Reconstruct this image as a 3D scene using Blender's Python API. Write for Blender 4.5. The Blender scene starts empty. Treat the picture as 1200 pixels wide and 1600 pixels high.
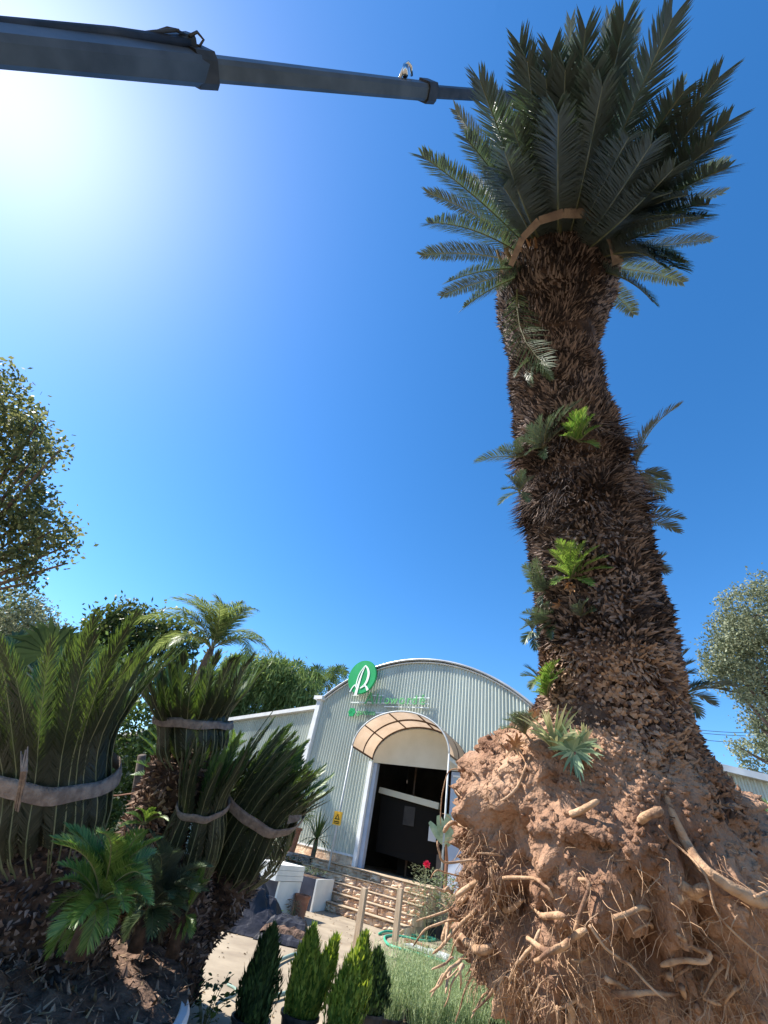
import bpy, bmesh, math, random
import numpy as np
from mathutils import Vector, Matrix, noise
from mathutils.bvhtree import BVHTree
random.seed(7); rng = np.random.default_rng(7)
scene = bpy.context.scene
COL = scene.collection

# ---------------------------------------------------------------- camera
F = 645.0; EYE = 1.4                       # focal length in photo pixels, eye height in metres
_u = np.array([175., 790., -F]); _u /= np.linalg.norm(_u)
_f = np.array([0, 0, -1.]); _f = _f - _u*(_f@_u); _f /= np.linalg.norm(_f)
_r = np.cross(_f, _u)
R = np.array([_r, _f, _u])
C0 = np.array([0, 0, EYE])
cd = bpy.data.cameras.new('camera'); cam = bpy.data.objects.new('camera', cd); COL.objects.link(cam)
cd.sensor_fit = 'HORIZONTAL'; cd.sensor_width = 36; cd.lens = 36*F/1200
cd.clip_start = .05; cd.clip_end = 2000
m4 = Matrix([list(R[i])+[C0[i]] for i in range(3)]+[[0, 0, 0, 1]])
cam.matrix_world = m4
scene.camera = cam
# ---------------------------------------------------------------- sky, sun, exposure
SUN = np.array([-0.6506, 0.1562, 0.7431])
w = bpy.data.worlds.new("World"); scene.world = w; w.use_nodes = True
nt = w.node_tree; bg = nt.nodes['Background']
sky = nt.nodes.new('ShaderNodeTexSky'); sky.sky_type = 'NISHITA'; sky.sun_disc = False
sky.sun_elevation = math.radians(48); sky.sun_rotation = math.radians(-76.5)
sky.air_density = 1.0; sky.dust_density = .28; sky.ozone_density = 4.0; sky.altitude = 100
hsv = nt.nodes.new('ShaderNodeHueSaturation'); hsv.inputs['Saturation'].default_value = 1.27
nt.links.new(sky.outputs[0], hsv.inputs['Color']); nt.links.new(hsv.outputs[0], bg.inputs[0]); bg.inputs[1].default_value = .13
sd = bpy.data.lights.new('sun', 'SUN'); sd.energy = 5.0; sd.angle = math.radians(.53); sd.color = (1, .95, .87)
so = bpy.data.objects.new('sun', sd); COL.objects.link(so)
so.rotation_euler = Vector(SUN).to_track_quat('Z', 'Y').to_euler()
scene.view_settings.view_transform = 'Standard'; scene.view_settings.look = 'None'
scene.view_settings.exposure = 1.02; scene.view_settings.gamma = 1

# ---------------------------------------------------------------- geometry of the view
def at(px, py, depth):
    return R@(np.array([px-600, 800-py, -F])/F*depth)+C0
def ray(px, py):
    d = R@np.array([px-600, 800-py, -F]); return d/np.linalg.norm(d)
def atz(px, py, z):
    d = ray(px, py); return C0+d*(z-EYE)/d[2]
def proj(p):
    c = R.T@(np.array(p, float)-C0); return (600+F*c[0]/-c[2], 800-F*c[1]/-c[2])
def z_at(x, y, py):                        # height over (x,y) that shows at photo row py
    lo, hi = -3., 20.
    for _ in range(50):
        m = (lo+hi)/2
        if proj((x, y, m))[1] > py: lo = m
        else: hi = m
    return m
def V(a): return np.array(a, float)
def nrm(a):
    a = V(a); return a/max(np.linalg.norm(a), 1e-9)
def lerp(a, b, t): return a+(b-a)*t
def U(a, b): return random.uniform(a, b)

# ---------------------------------------------------------------- materials
def mat(name, c1, c2=None, scale=6, rough=.8, bump=0, bscale=40, island=0, transl=0, metal=0, c3=None, detail=6, spec=.3, bdist=.01, stretch=None, lo=.35, hi=.65, under=None, uflip=False):
    m = bpy.data.materials.new(name); m.use_nodes = True
    t = m.node_tree; N = t.nodes; L = t.links
    b = N['Principled BSDF']; b.inputs['Roughness'].default_value = rough; b.inputs['Metallic'].default_value = metal
    b.inputs['Specular IOR Level'].default_value = spec
    tc = N.new('ShaderNodeTexCoord'); mp = N.new('ShaderNodeMapping'); L.new(tc.outputs['Object'], mp.inputs[0])
    if stretch: mp.inputs['Scale'].default_value = stretch
    col = None
    if c2 is not None:
        no = N.new('ShaderNodeTexNoise'); no.inputs['Scale'].default_value = scale; no.inputs['Detail'].default_value = detail
        L.new(mp.outputs[0], no.inputs['Vector'])
        rp = N.new('ShaderNodeValToRGB'); rp.color_ramp.elements[0].position = lo; rp.color_ramp.elements[1].position = hi
        rp.color_ramp.elements[0].color = (*c1, 1); rp.color_ramp.elements[1].color = (*c2, 1)
        if c3 is not None:
            e = rp.color_ramp.elements.new((lo+hi)/2); e.color = (*c3, 1)
        src = no.outputs[0]
        if island:
            g = N.new('ShaderNodeNewGeometry'); mx = N.new('ShaderNodeMath'); mx.operation = 'MULTIPLY_ADD'
            L.new(g.outputs['Random Per Island'], mx.inputs[0]); mx.inputs[1].default_value = island
            sb = N.new('ShaderNodeMath'); sb.operation = 'SUBTRACT'; L.new(src, sb.inputs[0]); sb.inputs[1].default_value = island/2
            L.new(sb.outputs[0], mx.inputs[2]); src = mx.outputs[0]
        L.new(src, rp.inputs[0]); col = rp.outputs[0]; L.new(col, b.inputs['Base Color'])
    else:
        b.inputs['Base Color'].default_value = (*c1, 1)
    if bump:
        n2 = N.new('ShaderNodeTexNoise'); n2.inputs['Scale'].default_value = bscale; n2.inputs['Detail'].default_value = 8
        L.new(mp.outputs[0], n2.inputs['Vector'])
        bp = N.new('ShaderNodeBump'); bp.inputs['Strength'].default_value = bump; bp.inputs['Distance'].default_value = bdist
        L.new(n2.outputs[0], bp.inputs['Height']); L.new(bp.outputs[0], b.inputs['Normal'])
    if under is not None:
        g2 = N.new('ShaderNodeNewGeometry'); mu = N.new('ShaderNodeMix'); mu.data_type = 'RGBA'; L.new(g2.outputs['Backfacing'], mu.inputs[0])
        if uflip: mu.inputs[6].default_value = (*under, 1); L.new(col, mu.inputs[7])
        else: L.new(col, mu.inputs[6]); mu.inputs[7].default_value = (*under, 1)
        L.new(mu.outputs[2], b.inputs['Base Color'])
    if transl:
        tr = N.new('ShaderNodeBsdfTranslucent'); ms = N.new('ShaderNodeMixShader'); ms.inputs[0].default_value = transl
        if col is not None:
            hs = N.new('ShaderNodeHueSaturation'); hs.inputs['Saturation'].default_value = 1.15; hs.inputs['Value'].default_value = 1.5; hs.inputs['Hue'].default_value = .485
            L.new(col, hs.inputs['Color']); L.new(hs.outputs[0], tr.inputs[0])
        else: tr.inputs[0].default_value = (*c1, 1)
        out = N['Material Output']; L.new(b.outputs[0], ms.inputs[1]); L.new(tr.outputs[0], ms.inputs[2]); L.new(ms.outputs[0], out.inputs[0])
    return m

G = {}
G['cy_leaf'] = mat('sago_leaflet', (.05, .085, .045), (.11, .16, .07), 3, .42, island=.35, transl=.2, spec=.4, under=(.12, .145, .13), uflip=True)  # underside colour made paler and greyer to include veiling glare
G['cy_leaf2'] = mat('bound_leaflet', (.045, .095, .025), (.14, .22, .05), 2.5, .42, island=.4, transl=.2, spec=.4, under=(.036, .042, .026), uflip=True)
G['cy_new'] = mat('young_leaflet', (.08, .18, .04), (.21, .31, .08), 5, .4, island=.4, transl=.3, spec=.5)  # fresh green of young growth, raised further to stand for sun on it
G['rachis'] = mat('leaf_stalk', (.13, .15, .07), (.24, .23, .12), 10, .5)
G['deadleaf'] = mat('dry_leaf', (.13, .08, .04), (.33, .23, .13), 20, .8, island=.5)
G['scale'] = mat('leaf_base_scales', (.03, .022, .021), (.26, .19, .155), 5, .85, island=.75, c3=(.10, .071, .062), bump=.4, bscale=60)
G['scale2'] = mat('dusty_and_sunlit_scales', (.10, .06, .045), (.38, .25, .17), 5, .9, island=.5, bump=.5, bscale=50)  # earthy scales; on the middle bound cycad the paler tone stands for sunlight
G['bark'] = mat('fibrous_bark', (.035, .022, .017), (.13, .08, .055), 14, .95, bump=.8, bscale=35, bdist=.02)
G['earth'] = mat('red_earth', (.15, .078, .05), (.46, .29, .19), 3.2, .97, bump=1, bscale=30, bdist=.04, c3=(.31, .18, .115), detail=12, spec=.1, lo=.3, hi=.7)
G['root'] = mat('root_skin', (.17, .09, .055), (.50, .33, .21), 11, .85, bump=1, bscale=60, c3=(.42, .26, .15))
G['burlap'] = mat('pale_binding_tape', (.19, .145, .12), (.33, .26, .21), 18, .9, bump=.9, bscale=70)
G['strap'] = mat('lifting_strap', (.22, .16, .13), (.36, .27, .2), 18, .9, bump=.4, bscale=60)
G['boom'] = mat('grey_crane_steel', (.045, .052, .06), (.075, .085, .095), 3, .45, metal=.2, bump=.1, bscale=8)
G['boomd'] = mat('dark_crane_steel', (.02, .022, .025), (.045, .045, .05), 5, .5, metal=.3)
G['chrome'] = mat('polished_rod', (.55, .56, .58), rough=.2, metal=1)
G['rubber'] = mat('black_rubber', (.02, .02, .022), (.04, .04, .042), 10, .6)
G['wall'] = mat('galvanised_sheet', (.42, .45, .39), (.55, .58, .50), 1.2, .42, bump=.05, bscale=20, metal=.15, c3=(.49, .52, .45), stretch=(1, 1, .15))
G['trim'] = mat('white_flashing', (.66, .68, .69), (.78, .79, .79), 3, .4)
G['bluetrim'] = mat('bluish_door_frame', (.34, .40, .50), (.42, .47, .56), 3, .45)
G['roof'] = mat('roof_sheet', (.36, .38, .40), (.5, .52, .53), 2, .35, metal=.4)
G['cream'] = mat('cream_panel', (.56, .52, .40), (.64, .6, .48), 1.5, .7)
G['poly'] = mat('bronze_polycarbonate', (.36, .29, .21), (.44, .36, .27), 2, .35, transl=.5)
G['brownframe'] = mat('brown_frame', (.09, .05, .035), (.13, .08, .05), 8, .5)
G['post'] = mat('grey_post_paint', (.42, .44, .44), (.56, .57, .56), 6, .5)
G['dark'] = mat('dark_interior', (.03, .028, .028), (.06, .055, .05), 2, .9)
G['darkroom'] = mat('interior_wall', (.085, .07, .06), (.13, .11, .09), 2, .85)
G['glass'] = mat('window_glass', (.30, .36, .42), rough=.08, spec=.8)
G['green'] = mat('sign_green', (.012, .30, .085), (.02, .36, .12), 2, .4)
G['signpale'] = mat('pale_green_letters', (.16, .46, .20), (.24, .54, .28), 3, .5, transl=.3)
G['white'] = mat('white_sign_paint', (.80, .84, .80), (.86, .88, .86), 4, .5)
G['stone'] = mat('pink_limestone', (.42, .27, .18), (.74, .58, .42), 5, .9, bump=.8, bscale=18, bdist=.03, c3=(.62, .44, .30))
G['stonew'] = mat('grey_brown_wall_stone', (.2, .16, .13), (.46, .36, .29), 4, .92, bump=.8, bscale=14, bdist=.03)
G['landing'] = mat('sandy_paving', (.38, .28, .19), (.50, .39, .27), 4, .9, bump=.3, bscale=30)
G['ground'] = mat('sandy_ground', (.16, .12, .08), (.36, .285, .20), 1.1, .95, bump=.5, bscale=22, c3=(.27, .21, .145), detail=12, bdist=.02)
G['pave'] = mat('pale_concrete_path', (.24, .19, .135), (.38, .31, .22), 1.6, .9, bump=.35, bscale=30, detail=12)
G['soil'] = mat('dark_soil', (.055, .034, .024), (.21, .13, .09), 9, .97, bump=1, bscale=30, bdist=.03)
G['planter'] = mat('white_planter', (.70, .70, .66), (.8, .79, .74), 3, .7, bump=.1, bscale=60)
G['planterd'] = mat('dark_planter_side', (.035, .04, .06), (.07, .075, .1), 3, .7)
G['pvc'] = mat('white_tub_plastic', (.66, .68, .70), (.78, .79, .8), 4, .35)
G['potblack'] = mat('black_pot_plastic', (.022, .022, .024), (.05, .05, .052), 12, .5)
G['terra'] = mat('terracotta', (.30, .12, .07), (.42, .19, .11), 8, .85)
G['wood'] = mat('weathered_timber', (.33, .24, .155), (.50, .38, .26), 4, .85, bump=.4, bscale=20, stretch=(6, 6, .6))
G['tarp'] = mat('black_plastic_sheet', (.014, .014, .018), (.04, .039, .047), 4, .45, bump=.4, bscale=12, bdist=.03)
G['hose'] = mat('green_hose', (.04, .36, .22), (.07, .46, .30), 9, .45)
G['yellow'] = mat('yellow_sign', (.80, .42, .03), (.84, .48, .05), 6, .5)
G['black'] = mat('black_paint', (.012, .011, .010), rough=.9, spec=.1)
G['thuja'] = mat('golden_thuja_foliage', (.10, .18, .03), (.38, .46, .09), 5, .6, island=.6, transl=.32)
G['thujad'] = mat('dark_and_shaded_foliage', (.02, .045, .015), (.07, .12, .035), 5, .6, island=.5, transl=.2)  # dark leaves; on the leftmost thuja the darkness is shade put into the colour
G['wisp'] = mat('wispy_stems', (.10, .16, .06), (.50, .58, .32), 4, .6, island=.6, transl=.3)
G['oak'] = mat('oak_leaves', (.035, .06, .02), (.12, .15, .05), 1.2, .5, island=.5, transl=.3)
G['oakl'] = mat('backlit_oak_leaves', (.06, .085, .035), (.19, .20, .085), 1.2, .5, island=.6, transl=.42)  # leaf colours lightened to stand in for light from behind
G['olive'] = mat('grey_green_leaves', (.11, .135, .075), (.27, .29, .18), 1.2, .55, island=.6, transl=.25)
G['bush'] = mat('bush_leaves', (.05, .09, .025), (.15, .22, .07), 1.5, .5, island=.5, transl=.3)
G['bamboo'] = mat('drooping_leaves', (.07, .12, .035), (.20, .27, .09), 1, .5, island=.6, transl=.35)
G['palm'] = mat('queen_palm_leaflets', (.08, .12, .04), (.26, .32, .12), 1, .4, island=.5, transl=.35)
G['fan'] = mat('fan_palm_leaf', (.03, .06, .02), (.11, .16, .05), 2, .4, island=.4, transl=.25)
G['treebark'] = mat('tree_bark', (.07, .05, .038), (.17, .13, .1), 8, .95, bump=.7, bscale=20)
G['hill'] = mat('scrub_hill', (.12, .115, .07), (.27, .23, .15), .12, .95, bump=.6, bscale=.6, bdist=1.5, detail=12)
G['red'] = mat('red_petals', (.55, .03, .06), (.7, .1, .15), 20, .6, island=.4, transl=.2)
G['pink'] = mat('pink_petals', (.7, .25, .4), (.8, .7, .75), 20, .6, island=.8, transl=.2)
G['succ'] = mat('grey_green_succulent', (.20, .32, .24), (.36, .48, .38), 6, .45)
G['wire'] = mat('power_cable', (.03, .03, .035), rough=.6)
G['brown'] = mat('brown_wood', (.20, .09, .05), (.3, .15, .09), 8, .8)
G['orange'] = mat('orange_husk', (.30, .15, .075), (.5, .28, .14), 20, .8, island=.4)
G['paper'] = mat('white_paper', (.6, .6, .6), rough=.8)

# ---------------------------------------------------------------- object helpers
ORIG = {}
def tag(o, label=None, cat=None, group=None, kind=None):
    if label: o['label'] = label
    if cat: o['category'] = cat
    if group: o['group'] = group
    if kind: o['kind'] = kind
    return o
def thing(name, label, cat, loc=(0, 0, 0), group=None):
    o = bpy.data.objects.new(name, None); COL.objects.link(o); o.location = tuple(loc); o.empty_display_size = .1
    ORIG[o.name] = V(loc)
    return tag(o, label, cat, group)
def link(name, me, mats, parent=None, smooth=False, loc=None):
    for m in (mats if isinstance(mats, (list, tuple)) else [mats]): me.materials.append(m)
    o = bpy.data.objects.new(name, me); COL.objects.link(o)
    if smooth: me.polygons.foreach_set('use_smooth', [True]*len(me.polygons))
    if parent is not None: o.parent = parent
    if loc is not None: o.location = tuple(loc)
    return o
class MB:
    def __init__(s): s.v = []; s.f = []; s.m = []
    def add(s, vs, fs, m=0):
        k = len(s.v); s.v.extend([tuple(map(float, a)) for a in vs]); s.f.extend([tuple(i+k for i in f) for f in fs]); s.m.extend([m]*len(fs))
    def tube(s, pts, rad, n=6, m=0, cap=True):
        pts = [V(p) for p in pts]; k = len(pts)
        if not hasattr(rad, '__len__'): rad = [rad]*k
        vs = []; up = None
        for i, p in enumerate(pts):
            t = nrm(pts[min(i+1, k-1)]-pts[max(i-1, 0)])
            if up is None: up = nrm(np.cross(t, (.13, .9, .41))) if abs(t[1]) < .9 else nrm(np.cross(t, (1, 0, 0)))
            a = nrm(up-t*(up@t)); b = np.cross(t, a); up = a
            for j in range(n):
                w = 2*math.pi*j/n; vs.append(p+rad[i]*(math.cos(w)*a+math.sin(w)*b))
        fs = [(i*n+j, i*n+(j+1) % n, (i+1)*n+(j+1) % n, (i+1)*n+j) for i in range(k-1) for j in range(n)]
        if cap: fs += [tuple(range(n-1, -1, -1)), tuple((k-1)*n+j for j in range(n))]
        s.add(vs, fs, m)
    def box(s, c, d, ax=None, m=0, top=1.0):
        ax = np.eye(3) if ax is None else np.array(ax); c = V(c); h = V(d)/2
        vs = []
        for z in (-1, 1):
            q = top if z > 0 else 1
            for x, y in ((-1, -1), (1, -1), (1, 1), (-1, 1)): vs.append(c+ax[0]*x*h[0]*q+ax[1]*y*h[1]*q+ax[2]*z*h[2])
        s.add(vs, [(3, 2, 1, 0), (4, 5, 6, 7), (0, 1, 5, 4), (1, 2, 6, 5), (2, 3, 7, 6), (3, 0, 4, 7)], m)
    def lathe(s, c, prof, n=24, m=0, ax=None):
        ax = np.eye(3) if ax is None else ax; c = V(c); vs = []
        for r, z in prof:
            for j in range(n):
                w = 2*math.pi*j/n; vs.append(c+ax[0]*r*math.cos(w)+ax[1]*r*math.sin(w)+ax[2]*z)
        k = len(prof)
        s.add(vs, [(i*n+j, i*n+(j+1) % n, (i+1)*n+(j+1) % n, (i+1)*n+j) for i in range(k-1) for j in range(n)], m)
    def build(s, name, mats, parent=None, smooth=False, org=None):
        # world coordinates in; parent's world origin is subtracted
        if org is None:
            p = parent
            if p is not None:
                while p.parent is not None: p = p.parent
                org = ORIG[p.name]
            else:
                a = np.array(s.v); org = V((a[:, 0].mean(), a[:, 1].mean(), a[:, 2].min()))
        me = bpy.data.meshes.new(name)
        a = np.array(s.v)-org
        me.from_pydata(a.tolist(), [], s.f); me.polygons.foreach_set('material_index', s.m)
        o = link(name, me, mats, parent, smooth)
        if parent is None: o.location = tuple(org); ORIG[o.name] = V(org)
        return o
def copy_tree(o, parent=None):
    c = o.copy(); COL.objects.link(c)
    if parent is not None: c.parent = parent
    for ch in [x for x in bpy.data.objects if x.parent == o]: copy_tree(ch, c)
    return c
def structure(o): o['kind'] = 'structure'; return o

def frame_of(t, ref=(0, 0, 1)):
    t = nrm(t); ref = V(ref)
    if abs(t@nrm(ref)) > .97: ref = V((0, 1, 0))
    e1 = nrm(np.cross(ref, t)); e2 = np.cross(t, e1); return e1, e2

# ---------------------------------------------------------------- fronds
def frond(mb, path, nor, n=55, ll=.16, w=.006, ang=(70, 30), v=25, start=.1, rr=.006, droop=.0, prof=None, jit=.12, mL=0, mR=1, curl=.15):
    """pinnate leaf: path points base to tip, nor = adaxial normals at the points"""
    path = [V(p) for p in path]; nor = [nrm(q) for q in nor]; k = len(path)-1
    def smp(t):
        x = min(max(t, 0), .9999)*k; i = int(x); f = x-i
        return lerp(path[i], path[i+1], f), nrm(path[i+1]-path[i]), nrm(lerp(nor[i], nor[i+1], f))
    mb.tube(path, [rr*(1-.75*i/k) for i in range(k+1)], 4, mR)
    for i in range(n):
        t = start+(1-start)*(i+.5)/n
        p, T, N = smp(t)
        N = nrm(N-T*(N@T)); S = np.cross(T, N)
        s = (t-start)/(1-start)
        pl = prof(s) if prof else min(1, .45+2.2*s)*(1-.55*max(0, (s-.45)/.55)**1.6)
        A = lerp(ang[0], ang[1], s)*(1-.5*max(0, (s-.86)/.14))
        for sg in (-1, 1):
            a = math.radians(A+U(-7, 7)); vv = math.radians(v+U(-9, 9))
            L = ll*pl*(1+U(-jit, jit))
            d = math.cos(a)*T+math.sin(a)*(math.cos(vv)*S*sg+math.sin(vv)*N)
            ln = nrm(np.cross(d, T)*sg if True else N); wd = nrm(np.cross(ln, d))
            d2 = nrm(d+T*curl-N*droop); d3 = nrm(d+T*curl*2.2-N*droop*2.4)
            b = p; m = b+d*L*.35; m2 = m+d2*L*.35; tip = m2+d3*L*.3
            mb.add([b-wd*w*.3, b+wd*w*.3, m+wd*w*.5, m-wd*w*.5, m2+wd*w*.38, m2-wd*w*.38, tip],
                   [(0, 1, 2, 3), (3, 2, 4, 5), (5, 4, 6)], mL)
def arc_path(base, tip, N, bulge, n=9, hook=0.0):
    base, tip = V(base), V(tip); T = tip-base; L = np.linalg.norm(T); N = nrm(N-T*(V(N)@T)/(L*L)); P = []; Q = []
    for i in range(n):
        t = i/(n-1)
        off = bulge*4*t*(1-t)*L-hook*L*max(0, t-.6)**2
        P.append(base+T*t+N*off)
    for i in range(n):
        tg = nrm(P[min(i+1, n-1)]-P[max(i-1, 0)]); Q.append(nrm(N-tg*(N@tg)))
    return P, Q

# ring body: stations (px,py,half width px,depth) -> world centres and radii
def stations(st, correct=True):
    out = []
    for px, py, hw, d in st:
        c = at(px, py, d)
        r = sum(np.linalg.norm(np.cross(ray(px+s*hw, py), c-C0)) for s in (-1, 1))/2
        out.append((c, r))
    return out
def resample(st, n):
    c = np.array([s[0] for s in st]); r = np.array([s[1] for s in st])
    L = np.r_[0, np.cumsum(np.linalg.norm(np.diff(c, axis=0), axis=1))]; L /= L[-1]
    x = np.linspace(0, 1, n)
    # smooth (catmull like) by interpolating then blurring
    cc = np.stack([np.interp(x, L, c[:, i]) for i in range(3)], 1); rr = np.interp(x, L, r)
    k = max(1, n//24)
    for _ in range(2):
        for arr in (cc,):
            pad = np.vstack([arr[:1]]*k+[arr]+[arr[-1:]]*k)
            arr[1:-1] = np.array([pad[i:i+2*k+1].mean(0) for i in range(n)])[1:-1]
    return cc, rr
def body(cc, rr, na, disp, cap0=True, cap1=True, seed=0):
    """tube with displaced surface; disp(p, s, radial)->offset. returns verts, faces, frames"""
    n = len(cc); vs = []; fr = []
    e1 = None
    for i in range(n):
        t = nrm(cc[min(i+1, n-1)]-cc[max(i-1, 0)])
        if e1 is None: e1, _ = frame_of(t, (0, 1, .2))
        e1 = nrm(e1-t*(e1@t)); e2 = np.cross(t, e1); fr.append((t, e1, e2))
        for j in range(na):
            w = 2*math.pi*j/na; rd = math.cos(w)*e1+math.sin(w)*e2
            p = cc[i]+rd*rr[i]; vs.append(p+rd*disp(p, i/(n-1), rd))
    fs = [(i*na+j, i*na+(j+1) % na, (i+1)*na+(j+1) % na, (i+1)*na+j) for i in range(n-1) for j in range(na)]
    if cap0: vs.append(cc[0]); k = len(vs)-1; fs += [(k, (j+1) % na, j) for j in range(na)]
    if cap1: vs.append(cc[-1]); k = len(vs)-1; b = (n-1)*na; fs += [(k, b+j, b+(j+1) % na) for j in range(na)]
    return vs, fs, fr
def fbm(p, sc, oc=4, off=0):
    return noise.fractal(Vector((p[0]*sc+off, p[1]*sc, p[2]*sc)), .9, 2.1, oc)
def spike(mb, p, n, d, L, w, m=0, flat=.5):
    n = nrm(n); d = nrm(d); s = nrm(np.cross(d, n)); q = nrm(np.cross(s, d))
    b = [p-s*w, p+s*w, p+q*w*flat]; mid = p+d*L*.55
    mb.add([b[0], b[1], b[2], mid-s*w*.55, mid+s*w*.55, mid+q*w*flat*.6, p+d*L],
           [(0, 1, 4, 3), (1, 2, 5, 4), (2, 0, 3, 5), (3, 4, 6), (4, 5, 6), (5, 3, 6)], m)
def scales(mb, cc, rr, fr, s0, s1, rows, per, L, w, upf, m=0, droop=0., jit=.35, band=None):
    n = len(cc)
    for a in range(rows):
        s = lerp(s0, s1, (a+.5)/rows)
        bn = .45+.5*abs(math.sin(s*34+upf*7))+.7*abs(noise.noise(Vector((s*34, 3.3, upf*9)))); Lb, wb, ub = L*bn, w*(.75+.35*bn), upf
        for b in range(per):
            ss = min(max(s+U(-.5, .5)*(s1-s0)/rows*1.3, 0), .999); x = ss*(n-1); i = int(x); f = x-i
            t, e1, e2 = fr[i]; c = lerp(cc[i], cc[min(i+1, n-1)], f); r = lerp(rr[i], rr[min(i+1, n-1)], f)
            w_ = 2*math.pi*((b+.5*(a % 2))/per+U(-.3, .3)/per); rd = math.cos(w_)*e1+math.sin(w_)*e2
            d = nrm(rd*(1-abs(ub)*.6)+t*ub+V(noise.noise_vector(Vector(tuple((c+rd*r)*7))))*.9+V([U(-1, 1) for _ in range(3)])*jit+V((0, 0, -1))*droop)
            spike(mb, c+rd*r*.97, rd, d, Lb*U(.6, 1.35), wb*U(.7, 1.3), m)

# ================================================================ SETTING: ground, hill
g = MB()
nx = 120
xs = np.linspace(-1, 1, nx); xs = np.sign(xs)*np.abs(xs)**3.2*900
vs = []
for y in xs:
    for x in xs:
        d = math.hypot(x, y-8)
        z = .012*noise.noise(Vector((x*.7, y*.7, 0))) if d < 30 else 0
        vs.append((x+2, y+8, z-.012))
g.add(vs, [(j*nx+i, j*nx+i+1, (j+1)*nx+i+1, (j+1)*nx+i) for j in range(nx-1) for i in range(nx-1)])
structure(g.build('ground', G['ground'], smooth=True))
# pale path running to the steps
g = MB()
pk = [(-1.6, 4.6), (.95, 5.2), (1.1, 9.0), (2.9, 12.0), (3.9, 13.6), (2.4, 14.5), (.2, 15.2), (-1.6, 11.0), (-2.6, 8.0)]
pk = [lerp(V(pk[i]), V(pk[(i+1) % 9]), j/10) for i in range(9) for j in range(10)]
g.add([(q[0]+U(-.06, .06), q[1]+U(-.1, .1), .006) for q in pk], [tuple(range(90))])
structure(g.build('path', G['pave']))
# far hill on the left
g = MB(); ha = [(-85, 26), (-62, 24), (-52, 19.5), (-45, 16.9), (-41.1, 14.3), (-36.5, 12.2), (-32.2, 10.2), (-27, 7), (-18, 3), (-8, 1)]
def hill_h(az):
    a = [q[0] for q in ha]; e = [q[1] for q in ha]; return math.tan(math.radians(float(np.interp(az, a, e))))
vs = []; nA, nD = 90, 26
for i in range(nA):
    az = lerp(-85, -8, i/(nA-1))
    for j in range(nD):
        q = j/(nD-1); D = lerp(40, 130, q); s = math.sin(min(1, q*1.35)*math.pi/2)**.9
        h = hill_h(az)*92*s*(1-.15*max(0, q-.75)*4)
        h += (noise.fractal(Vector((az*.35, D*.06, 1)), 1, 2, 5))*1.6*(s**.5 if q > .03 else 0)
        vs.append((math.sin(math.radians(az))*D, math.cos(math.radians(az))*D, h*(1 if j else 0)-.1))
g.add(vs, [(i*nD+j, (i+1)*nD+j, (i+1)*nD+j+1, i*nD+j+1) for i in range(nA-1) for j in range(nD-1)])
structure(g.build('hill', G['hill'], smooth=True))

# ================================================================ HALL
nd = nrm((.614, .789, 0)); td = V((nd[1], -nd[0], 0))
r0 = ray(560, 1356); P0 = C0+r0*16.4/np.linalg.norm(r0[:2]); P0 = V((P0[0], P0[1], 0))
AX = [td, -nd, V((0, 0, 1))]              # along the front, towards the viewer, up
def Wf(u, d, z): return P0+td*u-nd*d+V((0, 0, z))
LZ = .84                                   # height of the landing
UC, RR, ZT = 1.2, 6.5, 7.07
def top_hall(u): return ZT-(RR-math.sqrt(RR*RR-(u-UC)**2))
UL, UR = -2.98, 5.38
def top_left(u): return 5.29+(u+3.0)*.132
def top_right(u): return 4.25-(u-9.48)*.185
hall = thing('exhibition_hall', 'large arched hall of pale corrugated sheet with lower wings on both sides', 'building', Wf(1.2, 0, 0))
def corr(u0, u1, topf, bot, d0, pitch=.115, amp=.034, hole=None):
    mb = MB(); n = int((u1-u0)/pitch*6); vs = []; fs = []
    offs = [0, 0, 1, 1, 1, 0]
    prof = [0, .0, .8, 1, .8, 0]
    for i in range(n+1):
        u = lerp(u0, u1, i/n); ph = (i % 6)
        d = d0+amp*prof[ph]
        b = bot
        if hole and hole[0] < u < hole[1]: b = hole[2]
        vs += [Wf(u, d, b), Wf(u, d, max(topf(u), b+.01))]
    fs = [(2*i, 2*i+2, 2*i+3, 2*i+1) for i in range(n)]
    mb.add(vs, fs); return mb
DU0, DU1, DZ = -.02, 2.86, 3.62            # doorway
corr(UL, UR, top_hall, LZ+.18, 0, hole=(DU0-.02, DU1+.55, DZ)).build('front_wall', G['wall'], hall)
corr(-16, UL-.12, top_left, -.05, -.05).build('wing_wall', G['wall'], hall)
corr(UR+.1, 17, top_right, -.05, -.05).build('wing_wall', G['wall'], hall)
# plinth
mb = MB(); mb.box(Wf((UL+DU0)/2-.03, -.05, LZ+.05), (DU0-UL-.1, .16, .34), AX); mb.build('plinth', G['stone'], hall)
mb = MB(); mb.box(Wf((UR+DU1)/2+.3, -.05, LZ+.05), (UR-DU1-.66, .16, .34), AX)
mb.build('plinth', G['stone'], hall)
mb = MB(); mb.box(Wf((UL+DU0)/2-.06, .035, LZ+.235), (DU0-UL-.2, .03, .05), AX); mb.build('base_flashing', G['trim'], hall)
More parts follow.
